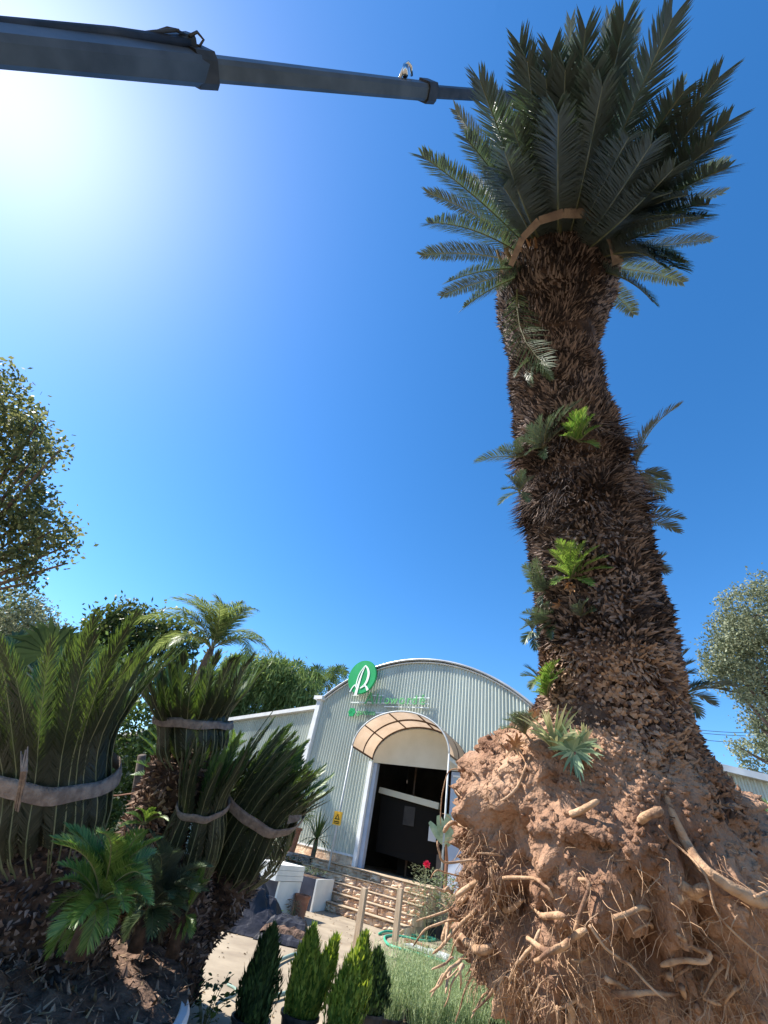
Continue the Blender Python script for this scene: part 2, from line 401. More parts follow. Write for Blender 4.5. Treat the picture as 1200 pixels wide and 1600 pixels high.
# roof shells
mb = MB(); n = 60; vs = []
for i in range(n+1):
    u = lerp(UL-.12, UR+.12, i/n)
    for d, dz in ((.12, .05), (-22, .05)): vs.append(Wf(u, d, top_hall(u)+dz))
mb.add(vs, [(2*i, 2*i+2, 2*i+3, 2*i+1) for i in range(n)]); mb.build('roof', G['roof'], hall, smooth=True)
mb = MB(); pts = [Wf(lerp(UL-.12, UR+.12, i/n), .13, top_hall(lerp(UL-.12, UR+.12, i/n))+.03) for i in range(n+1)]
mb.tube(pts, .045, 6); mb.build('roof_edge', G['roof'], hall, smooth=True)
mb = MB(); pts = [Wf(lerp(UL, UR, i/n), .05, top_hall(lerp(UL, UR, i/n))-.05) for i in range(n+1)]
mb.tube(pts, .03, 5); mb.build('roof_flashing', G['trim'], hall, smooth=True)
for a, b, tf in ((-16, UL-.1, top_left), (UR+.1, 17, top_right)):
    mb = MB(); mb.add([Wf(a, .1, tf(a)+.07), Wf(b, .1, tf(b)+.07), Wf(b, -22, tf(b)+.07), Wf(a, -22, tf(a)+.07)], [(0, 1, 2, 3)])
    mb.build('wing_roof', G['roof'], hall)
    mb = MB(); q0, q1 = Wf(a, .06, tf(a)+.03), Wf(b, .06, tf(b)+.03); ax = nrm(q1-q0)
    mb.box((q0+q1)/2, (np.linalg.norm(q1-q0), .18, .14), [ax, -nd, nrm(np.cross(ax, -nd))]); mb.build('wing_fascia', G['trim'] if a < 0 else G['roof'], hall)
# corner post with gutter box
mb = MB(); mb.box(Wf(UL-.02, .08, (5.66+.5)/2), (.2, .22, 5.1), AX); mb.build('corner_post', G['trim'], hall)
mb = MB(); mb.box(Wf(UL-.04, .1, 5.64), (.42, .34, .13), AX); mb.build('gutter_box', G['trim'], hall)
# side, back walls, floor inside
mb = MB()
for u in (-16, 17): mb.add([Wf(u, -.1, 0), Wf(u, -22, 0), Wf(u, -22, 3.3), Wf(u, -.1, 3.3)], [(0, 1, 2, 3)])
mb.add([Wf(-16, -22, 0), Wf(17, -22, 0), Wf(17, -22, 3.2), Wf(UR, -22, 5), Wf(UR, -22, 5.5), Wf(UC, -22, 7), Wf(UL, -22, 5.5), Wf(UL, -22, 5.2), Wf(-16, -22, 3.4)], [tuple(range(9))])
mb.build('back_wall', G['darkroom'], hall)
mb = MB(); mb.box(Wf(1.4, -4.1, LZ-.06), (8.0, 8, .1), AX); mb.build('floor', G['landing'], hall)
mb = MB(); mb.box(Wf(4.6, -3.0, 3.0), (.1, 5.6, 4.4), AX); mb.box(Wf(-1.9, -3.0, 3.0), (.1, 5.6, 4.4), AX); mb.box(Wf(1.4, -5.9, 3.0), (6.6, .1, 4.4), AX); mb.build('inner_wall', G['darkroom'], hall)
c2 = corr(1.85, 4.3, lambda u: 3.9, 2.0, -3.2, amp=.02); c2.build('inner_screen', G['cream'], hall)
# door frame
mb = MB(); mb.box(Wf(DU0-.09, .06, (DZ+LZ)/2), (.13, .14, DZ-LZ), AX); mb.build('door_frame', G['trim'], hall)
mb = MB(); mb.box(Wf(DU0+.06, -.06, (DZ+LZ)/2-.01), (.14, .16, DZ-LZ-.02), AX); mb.build('door_jamb', G['bluetrim'], hall)
# window at the right of the doorway
win = MB(); win.box(Wf(3.1, -.02, 2.2), (.56, .08, 2.76), AX); wf = win.build('window', G['bluetrim'], hall)
mb = MB(); mb.box(Wf(3.12, .03, 2.95), (.36, .02, 1.0), AX); mb.build('pane', G['glass'], wf)
mb = MB(); mb.box(Wf(3.12, .06, 2.40), (.44, .06, .06), AX); mb.box(Wf(3.12, .06, 3.46), (.44, .06, .05), AX); mb.build('window_frame', G['trim'], wf)
# arched cream panel over the doorway
CU, CH = 1.62, 1.12                         # canopy centre and rise
def arch(u, z0, rise, hw, c): q = (u-c)/hw; return z0+rise*math.sqrt(max(0, 1-q*q))
mb = MB(); vs = []; n = 40
for i in range(n+1):
    u = lerp(DU0-.05, 3.33, i/n); z = arch(u, 3.66, 1.06, 1.72, 1.64)
    vs += [Wf(u, .045, DZ-.02), Wf(u, .045, max(z, DZ))]
mb.add(vs, [(2*i, 2*i+2, 2*i+3, 2*i+1) for i in range(n)]); mb.build('arch_panel', G['cream'], hall)

# ---- entrance canopy
can = thing('entrance_canopy', 'barrel shaped canopy of bronze plastic panels over the hall doorway', 'canopy', Wf(1.6, .6, LZ))
def arc_pt(ang, d, z0=3.72, z1=3.84):
    q = d/1.2; c = lerp(1.62, 1.50, q); hw = lerp(1.72, 1.72, q); rise = lerp(1.06, 1.12, q)
    return Wf(c-hw*math.cos(ang), d, lerp(z0, z1, q)+rise*math.sin(ang))
angs = [math.pi*i/32 for i in range(33)]
for k in range(5):
    for dd in ((.02, .6), (.6, 1.2)):
        mb = MB(); a0, a1 = math.pi*k/5, math.pi*(k+1)/5; vs = []
        for i in range(9):
            a = lerp(a0, a1, i/8); vs += [arc_pt(a, dd[0]+.01), arc_pt(a, dd[1]-.01)]
        mb.add(vs, [(2*i, 2*i+1, 2*i+3, 2*i+2) for i in range(8)]); mb.build('roof_panel', G['poly'], can, smooth=True)
for d in (.05, .6, 1.2):
    mb = MB(); mb.tube([arc_pt(a, d)+V((0, 0, -.02)) for a in angs], .028, 5); mb.build('arch_rib', G['brownframe'] if d < 1.1 else G['post'], can, smooth=True)
for k in range(6):
    a = math.pi*k/5; mb = MB(); mb.tube([arc_pt(a, .02)+V((0, 0, -.025)), arc_pt(a, 1.2)+V((0, 0, -.025))], .03 if k in (0, 5) else .022, 5)
    mb.build('purlin', G['brownframe'], can)
for a in (0, math.pi):
    p = arc_pt(a, 1.2); mb = MB(); mb.tube([p, V((p[0], p[1], LZ-.75 if a == 0 else LZ-.3))], .026, 8); mb.build('post', G['post'], can, smooth=True)
mb = MB(); q0, q1 = arc_pt(math.pi, .02), arc_pt(math.pi, 1.2); mb.add([q0+V((0, 0, -.02)), q1+V((0, 0, -.02)), q1+V((0, 0, -.16)), q0+V((0, 0, -.16))], [(0, 1, 2, 3)]); mb.build('side_flashing', G['post'], can)

# ---- sign: green disc with white plant mark, pale lettering
sg = thing('hall_sign', 'round green sign with white plant emblem above pale green lettering on rails', 'sign', Wf(-.95, .3, 5.7))
dc = Wf(-.93, .42, 6.36); mb = MB(); mb.lathe(dc, [(0, -.05), (.63, -.05), (.65, 0), (.63, .05), (0, .05)], 64, ax=[td, V((0, 0, 1)), -nd]); disc = mb.build('disc', G['green'], sg)
def stroke(pts, wds, d):
    mb = MB(); m = []; k = len(pts); vs = []
    P = [V(p) for p in pts]
    for i in range(k):
        t = nrm(P[min(i+1, k-1)]-P[max(i-1, 0)]); n_ = V((-t[1], t[0]))
        for s in (-1, 1):
            q = P[i]+n_*s*wds[i]
            for dd in (0, .02): vs.append(dc+td*q[0]+V((0, 0, q[1]))-nd*(d+dd))
    fs = []
    for i in range(k-1):
        a = 4*i; b = 4*(i+1); fs += [(a+1, a+3, b+3, b+1), (a, b, b+2, a+2), (a, a+1, b+1, b), (a+2, b+2, b+3, a+3)]
    fs += [(0, 2, 3, 1), (4*k-4, 4*k-3, 4*k-1, 4*k-2)]
    mb.add(vs, fs); return mb
def cv(p, n=14):    # smooth through points
    p = [V(q) for q in p]; o = []
    for i in range(len(p)-1):
        a = p[max(i-1, 0)]; b = p[i]; c = p[i+1]; d = p[min(i+2, len(p)-1)]
        for j in range(n//2):
            t = j/(n//2); o.append(.5*((2*b)+(c-a)*t+(2*a-5*b+4*c-d)*t*t+(3*b-a-3*c+d)*t**3))
    o.append(p[-1]); return o
k_ = .65/200.   # disc radius = 200 crop px; emblem traced relative to its centre
def e(x, y): return ((x-298)*k_, (268-y)*k_)
for pl, w0, w1 in (([e(318, 140), e(268, 215), e(246, 300), e(243, 395)], .012, .022), ([e(322, 150), e(296, 230), e(276, 350), e(262, 478)], .008, .062),
                   ([e(322, 136), e(368, 180), e(392, 240), e(385, 320), e(355, 372), e(308, 405)], .02, .018), ([e(243, 358), e(205, 385), e(172, 445)], .018, .02), ([e(345, 368), e(388, 385), e(420, 425)], .012, .05)):
    c = cv(pl); n = len(c)
    wd = [lerp(w0, w1, (i/(n-1)))+(.03*math.sin(math.pi*i/(n-1)) if w0 == .02 else 0) for i in range(n)]
    stroke(c, wd, .05).build('emblem_stroke', G['white'], disc)
def text(s, size, u, z, d, name, parent, m, slant=.0):
    cu = bpy.data.curves.new('t', 'FONT'); cu.body = s; cu.size = size; cu.extrude = .02; cu.shear = slant
    o = bpy.data.objects.new('t', cu); COL.objects.link(o)
    bpy.context.view_layer.update()
    me = bpy.data.meshes.new_from_object(o.evaluated_get(bpy.context.evaluated_depsgraph_get())); bpy.data.objects.remove(o)
    mb = MB(); mb.add([Wf(u+v.co.x, d+v.co.z, z+v.co.y) for v in me.vertices], [tuple(p.vertices) for p in me.polygons])
    return mb.build(name, m, parent)
for i, (ch, uu, sz, zz) in enumerate((('A', -.75, .62, 5.44), ('l', -.28, .5, 5.46), ('l', -.1, .42, 5.46), ('o', .1, .44, 5.46), ('w', .36, .42, 5.46), ('o', .72, .46, 5.46), ('r', 1.04, .46, 5.46), ('d', 1.24, .44, 5.46), ('é', 1.54, .5, 5.46))):
    text(ch, sz, uu, zz, .22, 'letter', sg, G['signpale'])
text('gardens', .26, -1.0, 5.06, .22, 'small_lettering', sg, G['signpale'])
mb = MB()
for k in range(6):
    a = k*math.pi/3; mb.lathe(Wf(-1.24+.09*math.cos(a), .22, 5.13+.09*math.sin(a)), [(0, -.02), (.07, -.02), (.07, .02), (0, .02)], 10, ax=[td, V((0, 0, 1)), -nd])
mb.build('flower_mark', G['green'], sg)
for z, a, b in ((5.76, -1.4, .0), (5.50, -1.42, 1.9), (5.38, .1, 1.9), (5.70, 1.3, 1.9), (5.16, -1.2, .25)):
    mb = MB(); mb.box(Wf((a+b)/2, .16, z), (b-a, .03, .028), AX); mb.build('rail', G['white'], sg)
# blue-ish small lean object not needed; things inside the doorway
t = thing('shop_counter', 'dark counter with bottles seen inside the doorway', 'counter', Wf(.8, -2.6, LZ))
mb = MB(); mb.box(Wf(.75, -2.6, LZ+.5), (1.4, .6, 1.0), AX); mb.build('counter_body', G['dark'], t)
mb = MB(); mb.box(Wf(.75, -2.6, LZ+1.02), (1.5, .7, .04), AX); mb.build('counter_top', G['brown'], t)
mb = MB(); mb.box(Wf(.5, -2.35, LZ+1.06), (.36, .22, .03), AX); mb.box(Wf(.62, -2.35, LZ+1.13), (.05, .05, .12), AX)
tag(mb.build('white_tray', G['paper']), 'small white tray lying on the dark counter inside the doorway', 'tray')
t = thing('shop_awning', 'pale beam with black valance hanging inside the doorway', 'awning', Wf(1.2, -1.1, 2.6))
q0, q1 = Wf(-.1, -.75, 2.93), Wf(2.15, -.75, 2.72); ax = nrm(q1-q0)
mb = MB(); mb.box((q0+q1)/2, (np.linalg.norm(q1-q0), .16, .17), [ax, -nd, np.cross(ax, -nd)]); mb.build('beam', G['cream'], t)
mb = MB(); a, b = Wf(2.1, -.8, 2.68), Wf(3.0, -.9, 2.15)
mb.add([Wf(-.05, -.8, 2.82), a, b, Wf(2.6, -.9, 1.6), Wf(2.3, -.85, 1.2), Wf(.0, -.85, 1.3)], [tuple(range(6))]); mb.build('valance', G['black'], t)
mb = MB(); mb.box(Wf(2.0, -.7, 2.0), (.26, .01, .36), AX); tag(mb.build('notice', G['paper']), 'small pale notice hanging in the dark doorway', 'notice')
mb = MB(); mb.box(Wf(1.1, -.78, 2.35), (.4, .01, .5), AX); tag(mb.build('poster', G['dark']), 'dim grey poster hanging in the doorway left of the pale notice', 'poster')
mb = MB(); mb.tube([Wf(2.45, -.9, LZ), Wf(2.45, -.9, DZ)], .05, 6); mb.build('inner_post', G['brownframe'], hall)
mb = MB(); mb.tube([Wf(.75, -1.6, LZ), Wf(.75, -1.6, DZ+.4)], .04, 6); mb.build('inner_post', G['brownframe'], hall)
mb = MB(); mb.box(Wf(2.6, -.3, LZ+.35), (.32, .3, .7), AX); tag(mb.build('cabinet', G['darkroom']), 'low brown cabinet at the right edge of the doorway', 'cabinet')

# ---- steps
st = thing('stone_steps', 'five rough pink limestone steps leading up to the doorway', 'steps', Wf(1.2, 2, 0))
def rough_block(mb, c, d, seed, amp=.02, n=5):
    # box with a displaced grid on front (towards viewer) and top
    o = V(c); hx, hy, hz = V(d)/2; vs = []; k = len(mb.v)
    N = n; P = []
    for i in range(N+1):
        for j in range(N+1):
            a = lerp(-1, 1, i/N); b = lerp(-1, 1, j/N); e_ = (1-a**6)*(1-b**6)
            q = o+td*a*hx*(.985)+V((0, 0, b*hz*.96))-nd*(hy-.03+.035*e_+amp*e_*noise.noise(Vector((a*1.7+seed*3.1, b*1.7, seed*1.7)))*2)
            P.append(q)
    fs = [(i*(N+1)+j, (i+1)*(N+1)+j, (i+1)*(N+1)+j+1, i*(N+1)+j+1) for i in range(N) for j in range(N)]
    mb.add(P, fs)
    B = [o+td*a*hx*.985+V((0, 0, b*hz))-nd*(-hy) for a, b in ((-1, -1), (1, -1), (1, 1), (-1, 1))]
    Fr = [P[0], P[N*(N+1)], P[N*(N+1)+N], P[N]]
    mb.add(B+Fr, [(3, 2, 6, 7), (0, 4, 5, 1), (0, 3, 7, 4), (1, 5, 6, 2)])
SU0, SU1, TR, RI = -1.05, 2.95, .33, .168
for k in range(5):
    mb = MB(); zt = LZ-RI*k; dfr = 1.0+TR*k; u = SU0; i = 0
    while u < SU1:
        wd = U(.16, .42); wd = min(wd, SU1-u+.02)
        rough_block(mb, Wf(u+wd/2, dfr-.2, zt-RI/2-.004+U(-.004, .004)), (wd, .46+U(-.03, .03), RI-.008), k*50+i, .035); u += wd; i += 1
    mb.box(Wf((SU0+SU1)/2, dfr-.55, zt-RI/2+.002), (SU1-SU0, .98, RI-.004), AX, 1)
    mb.box(Wf((SU0+SU1)/2, dfr-.08, zt+.006), (SU1-SU0, .28, .012), AX, 1)
    mb.build('step', [G['stone'], G['landing']], st)
mb = MB(); mb.box(Wf(1.2, .2, LZ/2-.01), (9.6, 1.2, LZ-.02), AX); structure(mb.build('landing', G['landing']))
# retaining wall left of the steps: separate stones
sw = thing('stone_retaining_wall', 'low wall of irregular grey brown stones left of the steps', 'wall', Wf(-3, 1.3, 0))
for row in range(4):
    u = -6.0; mb = MB(); i = 0
    while u < SU0-.02:
        wd = min(U(.25, .6), SU0-.02-u+.01); rough_block(mb, Wf(u+wd/2, 1.0-.05*row+U(0, .08), .11+row*.215), (wd, .5, .2), 500+row*40+i, .06, 6); u += wd; i += 1
    mb.build('stone_course', G['stonew'], sw)
for i, (u, d, z, a, h) in enumerate(((-.98, 1.7, .42, .5, .2), (-.98, 1.9, .2, .6, .24), (-.9, 2.25, .1, .55, .26), (-1.35, 1.75, .25, .45, .5))):
    mb = MB(); rough_block(mb, Wf(u, d, z), (a, .4, h), 900+i, .08, 7); mb.build('side_stone', G['stone'], sw)
print('hall done', len(bpy.data.objects))

# ================================================================ THE UPROOTED CYCAD
print('cycad')
TS = [(1015, 1470, 30, 2.7), (1012, 1460, 105, 2.68), (1000, 1445, 172, 2.63), (980, 1415, 230, 2.52), (960, 1385, 255, 2.38), (954, 1340, 256, 2.23), (950, 1295, 243, 2.14),
      (948, 1235, 215, 2.13), (956, 1190, 172, 2.15), (962, 1140, 128, 2.18), (956, 1085, 110, 2.24), (944, 1000, 103, 2.34), (926, 900, 95, 2.48), (910, 800, 90, 2.62),
      (887, 700, 79, 2.80), (867, 600, 68, 3.0), (859, 545, 66, 3.12), (862, 500, 84, 3.2), (866, 450, 93, 3.3), (870, 410, 88, 3.42), (876, 375, 64, 3.55), (882, 355, 26, 3.65)]
ST = stations(TS)
cc, rr = resample(ST, 420)
base_pt = cc[0]
cyc = thing('uprooted_cycad', 'huge uprooted cycad hanging from the crane, red earth and bare roots at its foot', 'cycad', cc[0])
# length fractions of the photo rows
Lc = np.r_[0, np.cumsum(np.linalg.norm(np.diff(cc, axis=0), axis=1))]; Lc /= Lc[-1]
rows_ = np.array([proj(c)[1] for c in cc])
def s_of(py): return float(np.interp(-py, -rows_, Lc))
S_BALL = s_of(1150)
RIDGE = nrm(nrm((C0-at(900, 1330, 2.1))*V((1, 1, 0)))+V((-.25, .1, 0)))  # added bulge direction, shaped so the ball's right half falls into shade
def ridge(rd, r, k=.42): return r*k*max(0, float(rd@RIDGE))**4-r*.05
def disp_ball(p, s, rd):
    t = s/S_BALL
    q = Vector(tuple(p)); 
    qq = q+noise.noise_vector(q*3)*.12
    a = noise.noise(q*2.3+Vector((3, 1, 7)))*.15+noise.noise(qq*5.1)*.11
    rd_ = abs(noise.noise(qq*8.0)); b = (.4-rd_)*.13
    rd2 = abs(noise.noise(qq*19.0)); c = (.35-rd2)*.05+noise.fractal(q*45, .7, 2.1, 3)*.012
    vd = noise.voronoi(qq*6.5)[0]; vd2 = noise.voronoi(qq*15+Vector((5, 5, 5)))[0]; c += min(.05, (vd[1]-vd[0])*.16)-.02+min(.022, (vd2[1]-vd2[0])*.07)
    cav = -max(0, noise.noise(q*3.7+Vector((9, 2, 4)))-.18)*.30
    f = 1 if t < .85 else max(.3, 1-(t-.85)*4)
    return (a+b+c+cav)*f
i0 = int(np.searchsorted(Lc, S_BALL+.035))
vs, fs, frb = body(cc[:i0], rr[:i0], 420, lambda p, s, rd: disp_ball(p, s*Lc[i0-1], rd)+ridge(rd, .6*min(1, (1-s)/.4))-.13*max(0, (s-.90)/.10)**1.5)
mb = MB(); mb.add(vs, fs)
# little clods
BV = BVHTree.FromPolygons([Vector(v) for v in vs], fs)
fr_all = []
for k in range(1500):
    q = vs[random.randrange(len(vs)-2)]; c = V(q); r = U(.006, .026)**1.0
    n = nrm(c-cc[int(random.random()*i0*.8)]); pts = []
    sd_ = k*1.7
    for (x, y, z) in ((1, 0, 0), (-1, 0, 0), (0, 1, 0), (0, -1, 0), (0, 0, 1), (0, 0, -1)): pts.append(c+V((x, y, z))*r*U(.6, 1.3))
    mb.add(pts, [(0, 2, 4), (2, 1, 4), (1, 3, 4), (3, 0, 4), (2, 0, 5), (1, 2, 5), (3, 1, 5), (0, 3, 5)])
for k in range(3000):
    i = random.randrange(int(i0*.80), i0-2); j = random.randrange(420); q = V(vs[i*420+j]); n_ = nrm(q-cc[i])
    spike(mb, q-n_*.01, n_, nrm(n_*.8+frb[i][0]*.5+V([U(-.5, .5) for _ in range(3)])), U(.015, .035), U(.012, .026), 0, .9)
ball = mb.build('root_ball', G['earth'], cyc, smooth=True)
def disp_tr(p, s, rd):
    q = Vector(tuple(p)); return noise.noise(q*4)*.035+noise.noise(q*13)*.02+.045*abs(math.sin(s*40+2.2*noise.noise(q*1.6)))-.05
j0 = int(np.searchsorted(Lc, s_of(1200)))
ct, rt_ = cc[j0:], rr[j0:]
vt, ft, frt = body(ct, rt_, 150, disp_tr)
mb = MB(); mb.add(vt, ft, 0)
BVT = BVHTree.FromPolygons([Vector(v) for v in vt], ft)
def st_(py): return (s_of(py)-Lc[j0])/(1-Lc[j0])
def band_low(s): return (.035, .016, .25)
scales(mb, ct, rt_, frt, st_(1190), st_(1010), 42, 130, .036, .015, .1, 2, .0, .6)
scales(mb, ct, rt_, frt, st_(1030), st_(830), 52, 150, .046, .011, .25, 1, .1, .5)
scales(mb, ct, rt_, frt, st_(840), st_(690), 30, 150, .12, .0042, -.15, 1, .55, .3)       # hanging dry petioles
scales(mb, ct, rt_, frt, st_(840), st_(690), 32, 130, .045, .010, .3, 1, .1, .5)
scales(mb, ct, rt_, frt, st_(700), st_(530), 58, 150, .05, .008, .5, 1, 0, .4)
scales(mb, ct, rt_, frt, st_(540), st_(372), 60, 150, .052, .008, .6, 1, 0, .45)
trunk = mb.build('trunk', [G['bark'], G['scale'], G['scale2']], cyc)
def hit(px, py, bv=(BV,)):
    d = ray(px, py); best = None
    for b in (BV, BVT):
        h = b.ray_cast(Vector(tuple(C0)), Vector(tuple(d)))
        if h[0] is not None and (best is None or h[3] < best[2]): best = (V(h[0]), V(h[1]), h[3])
    return best
# ---- big crown. four shared frond meshes of unit length, copied for each frond
def unit_frond(bulge, hook, n=200, seed=0, ll=.088, w=.005, ang=(54, 40), twist=0):
    random.seed(seed); P, Q = arc_path((0, 0, 0), (0, 1, 0), V((0, 0, 1)), bulge, 12, hook)
    mb = MB(); frond(mb, P, Q, n, ll, w, ang, 16, .09, .0045, droop=.05, prof=lambda s: min(1, .4+2.4*s)*(1-.35*max(0, (s-.6)/.4)**2)); return mb
def mesh_of(mb, name, mats):
    me = bpy.data.meshes.new(name); me.from_pydata(mb.v, [], mb.f); me.polygons.foreach_set('material_index', mb.m)
    for m in mats: me.materials.append(m)
    return me
FM = [mesh_of(unit_frond(b, h, seed=i+1), 'frond', [G['cy_leaf'], G['rachis']]) for i, (b, h) in enumerate(((.01, .0), (.02, .01), (.03, .03), (-.01, -.03), (.035, .04)))]
def put_frond(me, base, tip, N, parent, name='frond', wscale=1.0, org=None):
    base, tip = V(base), V(tip); Y = tip-base; L = np.linalg.norm(Y); Y = Y/L; N = nrm(N-Y*(V(N)@Y)); X = np.cross(Y, N)
    o = bpy.data.objects.new(name, me); COL.objects.link(o); o.parent = parent
    b = base-(ORIG[parent.name] if org is None else org); s = wscale
    M = Matrix([[X[i]*s, Y[i]*L, N[i]*s, b[i]] for i in range(3)]+[[0, 0, 0, 1]]); o.matrix_local = M; return o
top_c = at(874, 385, 3.45); axis = nrm(cc[-1]-cc[-60]); ca, cb = frame_of(axis, (0, 0, 1)) if abs(axis[2]) < .9 else frame_of(axis, (0, 1, 0))
def solve_tip(base, px, py, L, far):
    d = ray(px, py); o_ = C0-base; b = o_@d; c = o_@o_-L*L; D = b*b-c
    if D < 0: return C0+d*(-b)
    return C0+d*(-b+(math.sqrt(D) if far else -math.sqrt(D)))
# silhouette tips read off the photograph (photo pixels) with the length of each frond
tips = [(690, 462, 1.15, 1), (660, 398, 1.25, 1), (668, 345, 1.3, 0), (668, 300, 1.3, 1), (660, 243, 1.5, 0), (712, 172, 1.65, 1), (728, 215, 1.5, 0), (750, 130, 1.75, 0), (782, 150, 1.7, 1), (812, 68, 1.85, 0), (838, 95, 1.8, 1),
        (862, 80, 1.85, 0), (892, 32, 1.95, 1), (915, 45, 1.95, 0), (952, 25, 2.0, 1), (975, 40, 1.9, 0), (1050, 30, 2.1, 0), (1030, 75, 1.95, 1), (1070, 130, 1.9, 1), (1122, 122, 1.95, 0), (1100, 165, 1.8, 1), (1138, 190, 1.85, 0), (1110, 225, 1.7, 1),
        (1138, 258, 1.8, 0), (1128, 300, 1.7, 1), (1100, 340, 1.55, 0), (1110, 375, 1.5, 1), (1072, 408, 1.35, 0), (1066, 440, 1.25, 1), (1022, 470, 1.05, 0), (990, 490, .95, 1), (725, 480, 1.0, 0), (700, 440, 1.05, 0)]
random.seed(21)
fr_list = []
for px, py, L, far in tips: fr_list.append((px, py, L, far))
for k in range(64):
    px, py, L, far = random.choice(tips[4:-5]+tips[6:26]); q = U(.6, .98)
    fr_list.append((lerp(872, px, q)+U(-22, 22), lerp(400, py, q)+U(-15, 15), L*lerp(.82, 1.0, q), random.random() < .6))
for k, (px, py, L, far) in enumerate(fr_list):
    dx, dy = px-874, py-400; r2 = math.hypot(dx, dy); dx /= r2; dy /= r2
    # base on the rim of the head, towards the tip
    wb = U(.55, 1.0)
    bp = at(874+dx*58*wb, 415+dy*(38 if dy < 0 else 25)*wb, 3.40+(.12 if far else -.16))
    tip = solve_tip(bp, px, py, L*1.0, far)
    N = nrm(axis*1.0-nrm(tip-bp)*.0+V([U(-.15, .15) for _ in range(3)]))
    N = nrm((axis+(top_c+axis*1.2-tip)*.25)+V([U(-.2, .2) for _ in range(3)]))
    side = dx > .3
    me = FM[random.choice((0, 1, 3) if dy < -.55 else (1, 2, 4))]
    put_frond(me, bp, tip, N, cyc, wscale=(1.75 if k < 33 else 2.05)*U(.9, 1.12))
# curved dry stalk / strap round the frond bases
mb = MB(); P = [at(798, 415, 2.75), at(816, 372, 2.62), at(842, 345, 2.55), at(880, 333, 2.52), at(916, 333, 2.55), at(945, 350, 2.62), at(960, 378, 2.7), at(966, 412, 2.82)]
P = [V(p) for p in P]; 
for i in range(len(P)-1):
    a, b = P[i], P[i+1]; t = nrm(b-a); n_ = nrm(C0-a); s = nrm(np.cross(t, n_)); w0 = .018+.016*i/7; w1 = .018+.016*(i+1)/7
    mb.add([a-s*w0, a+s*w0, b+s*w1, b-s*w1, a-s*w0-n_*.012, a+s*w0-n_*.012, b+s*w1-n_*.012, b-s*w1-n_*.012], [(0, 1, 2, 3), (7, 6, 5, 4), (0, 3, 7, 4), (1, 5, 6, 2)])
tag(mb.build('lifting_strap', G['strap']), 'pale strap curved round the base of the hanging crown of fronds', 'strap')
# dry husks where the fronds begin
mb = MB()
for k in range(90):
    px, py = random.choice(((838, 388), (826, 396), (812, 406), (800, 420), (806, 412)))
    h = hit(px+U(-12, 12), py+U(-6, 10))
    if h is None: continue
    spike(mb, h[0], h[1], nrm(h[1]*.5+axis+V([U(-.4, .4) for _ in range(3)])), U(.05, .13), U(.006, .012))
mb.build('dry_husks', G['orange'], cyc)
mb = MB(); b = hit(805, 415)[0]; mb.tube([b, at(792, 395, 3.05), at(788, 365, 3.05)], [.012, .016, .03], 6); mb.tube([b, at(783, 410, 3.0), at(776, 390, 3.0)], [.01, .012, .006], 5)
mb.build('cut_stalk', G['deadleaf'], cyc)

# ---- offshoots on the trunk: (photo x, y of the root), list of tips (dx,dy px), length, kind
def offshoot(px, py, tl, kind='cy_leaf', dep=None, nm='offshoot', ll=.06, parent=cyc, lift=.5):
    h = hit(px, py)
    if h is None: b = at(px, py, dep or 2.5); nrml = nrm(C0-b)
    else: b, nrml = h[0], h[1]
    if nrml@(C0-b) < 0: nrml = -nrml
    b = b+nrml*.01; d0 = np.linalg.norm(b-C0); cz = -(R.T@(b-C0))[2]
    mb = MB()
    for tx, ty, fd in tl:
        tip = at(px+tx, py+ty, cz-fd); L = np.linalg.norm(tip-b)
        N = nrm(V((0, 0, 1))*.8+nrml*.6*(1 if lift else 0)); P, Q = arc_path(b, tip, N, .07, 8, .1)
        frond(mb, P, Q, int(14+L*75), ll*min(1.6, .7+L*2), .0048, (58, 30), 22, .12, .004, droop=.05)
    return mb.build(nm, [G[kind], G['rachis']], parent)
offshoot(960, 470, [(0, 0, .0)], 'cy_leaf') if False else None
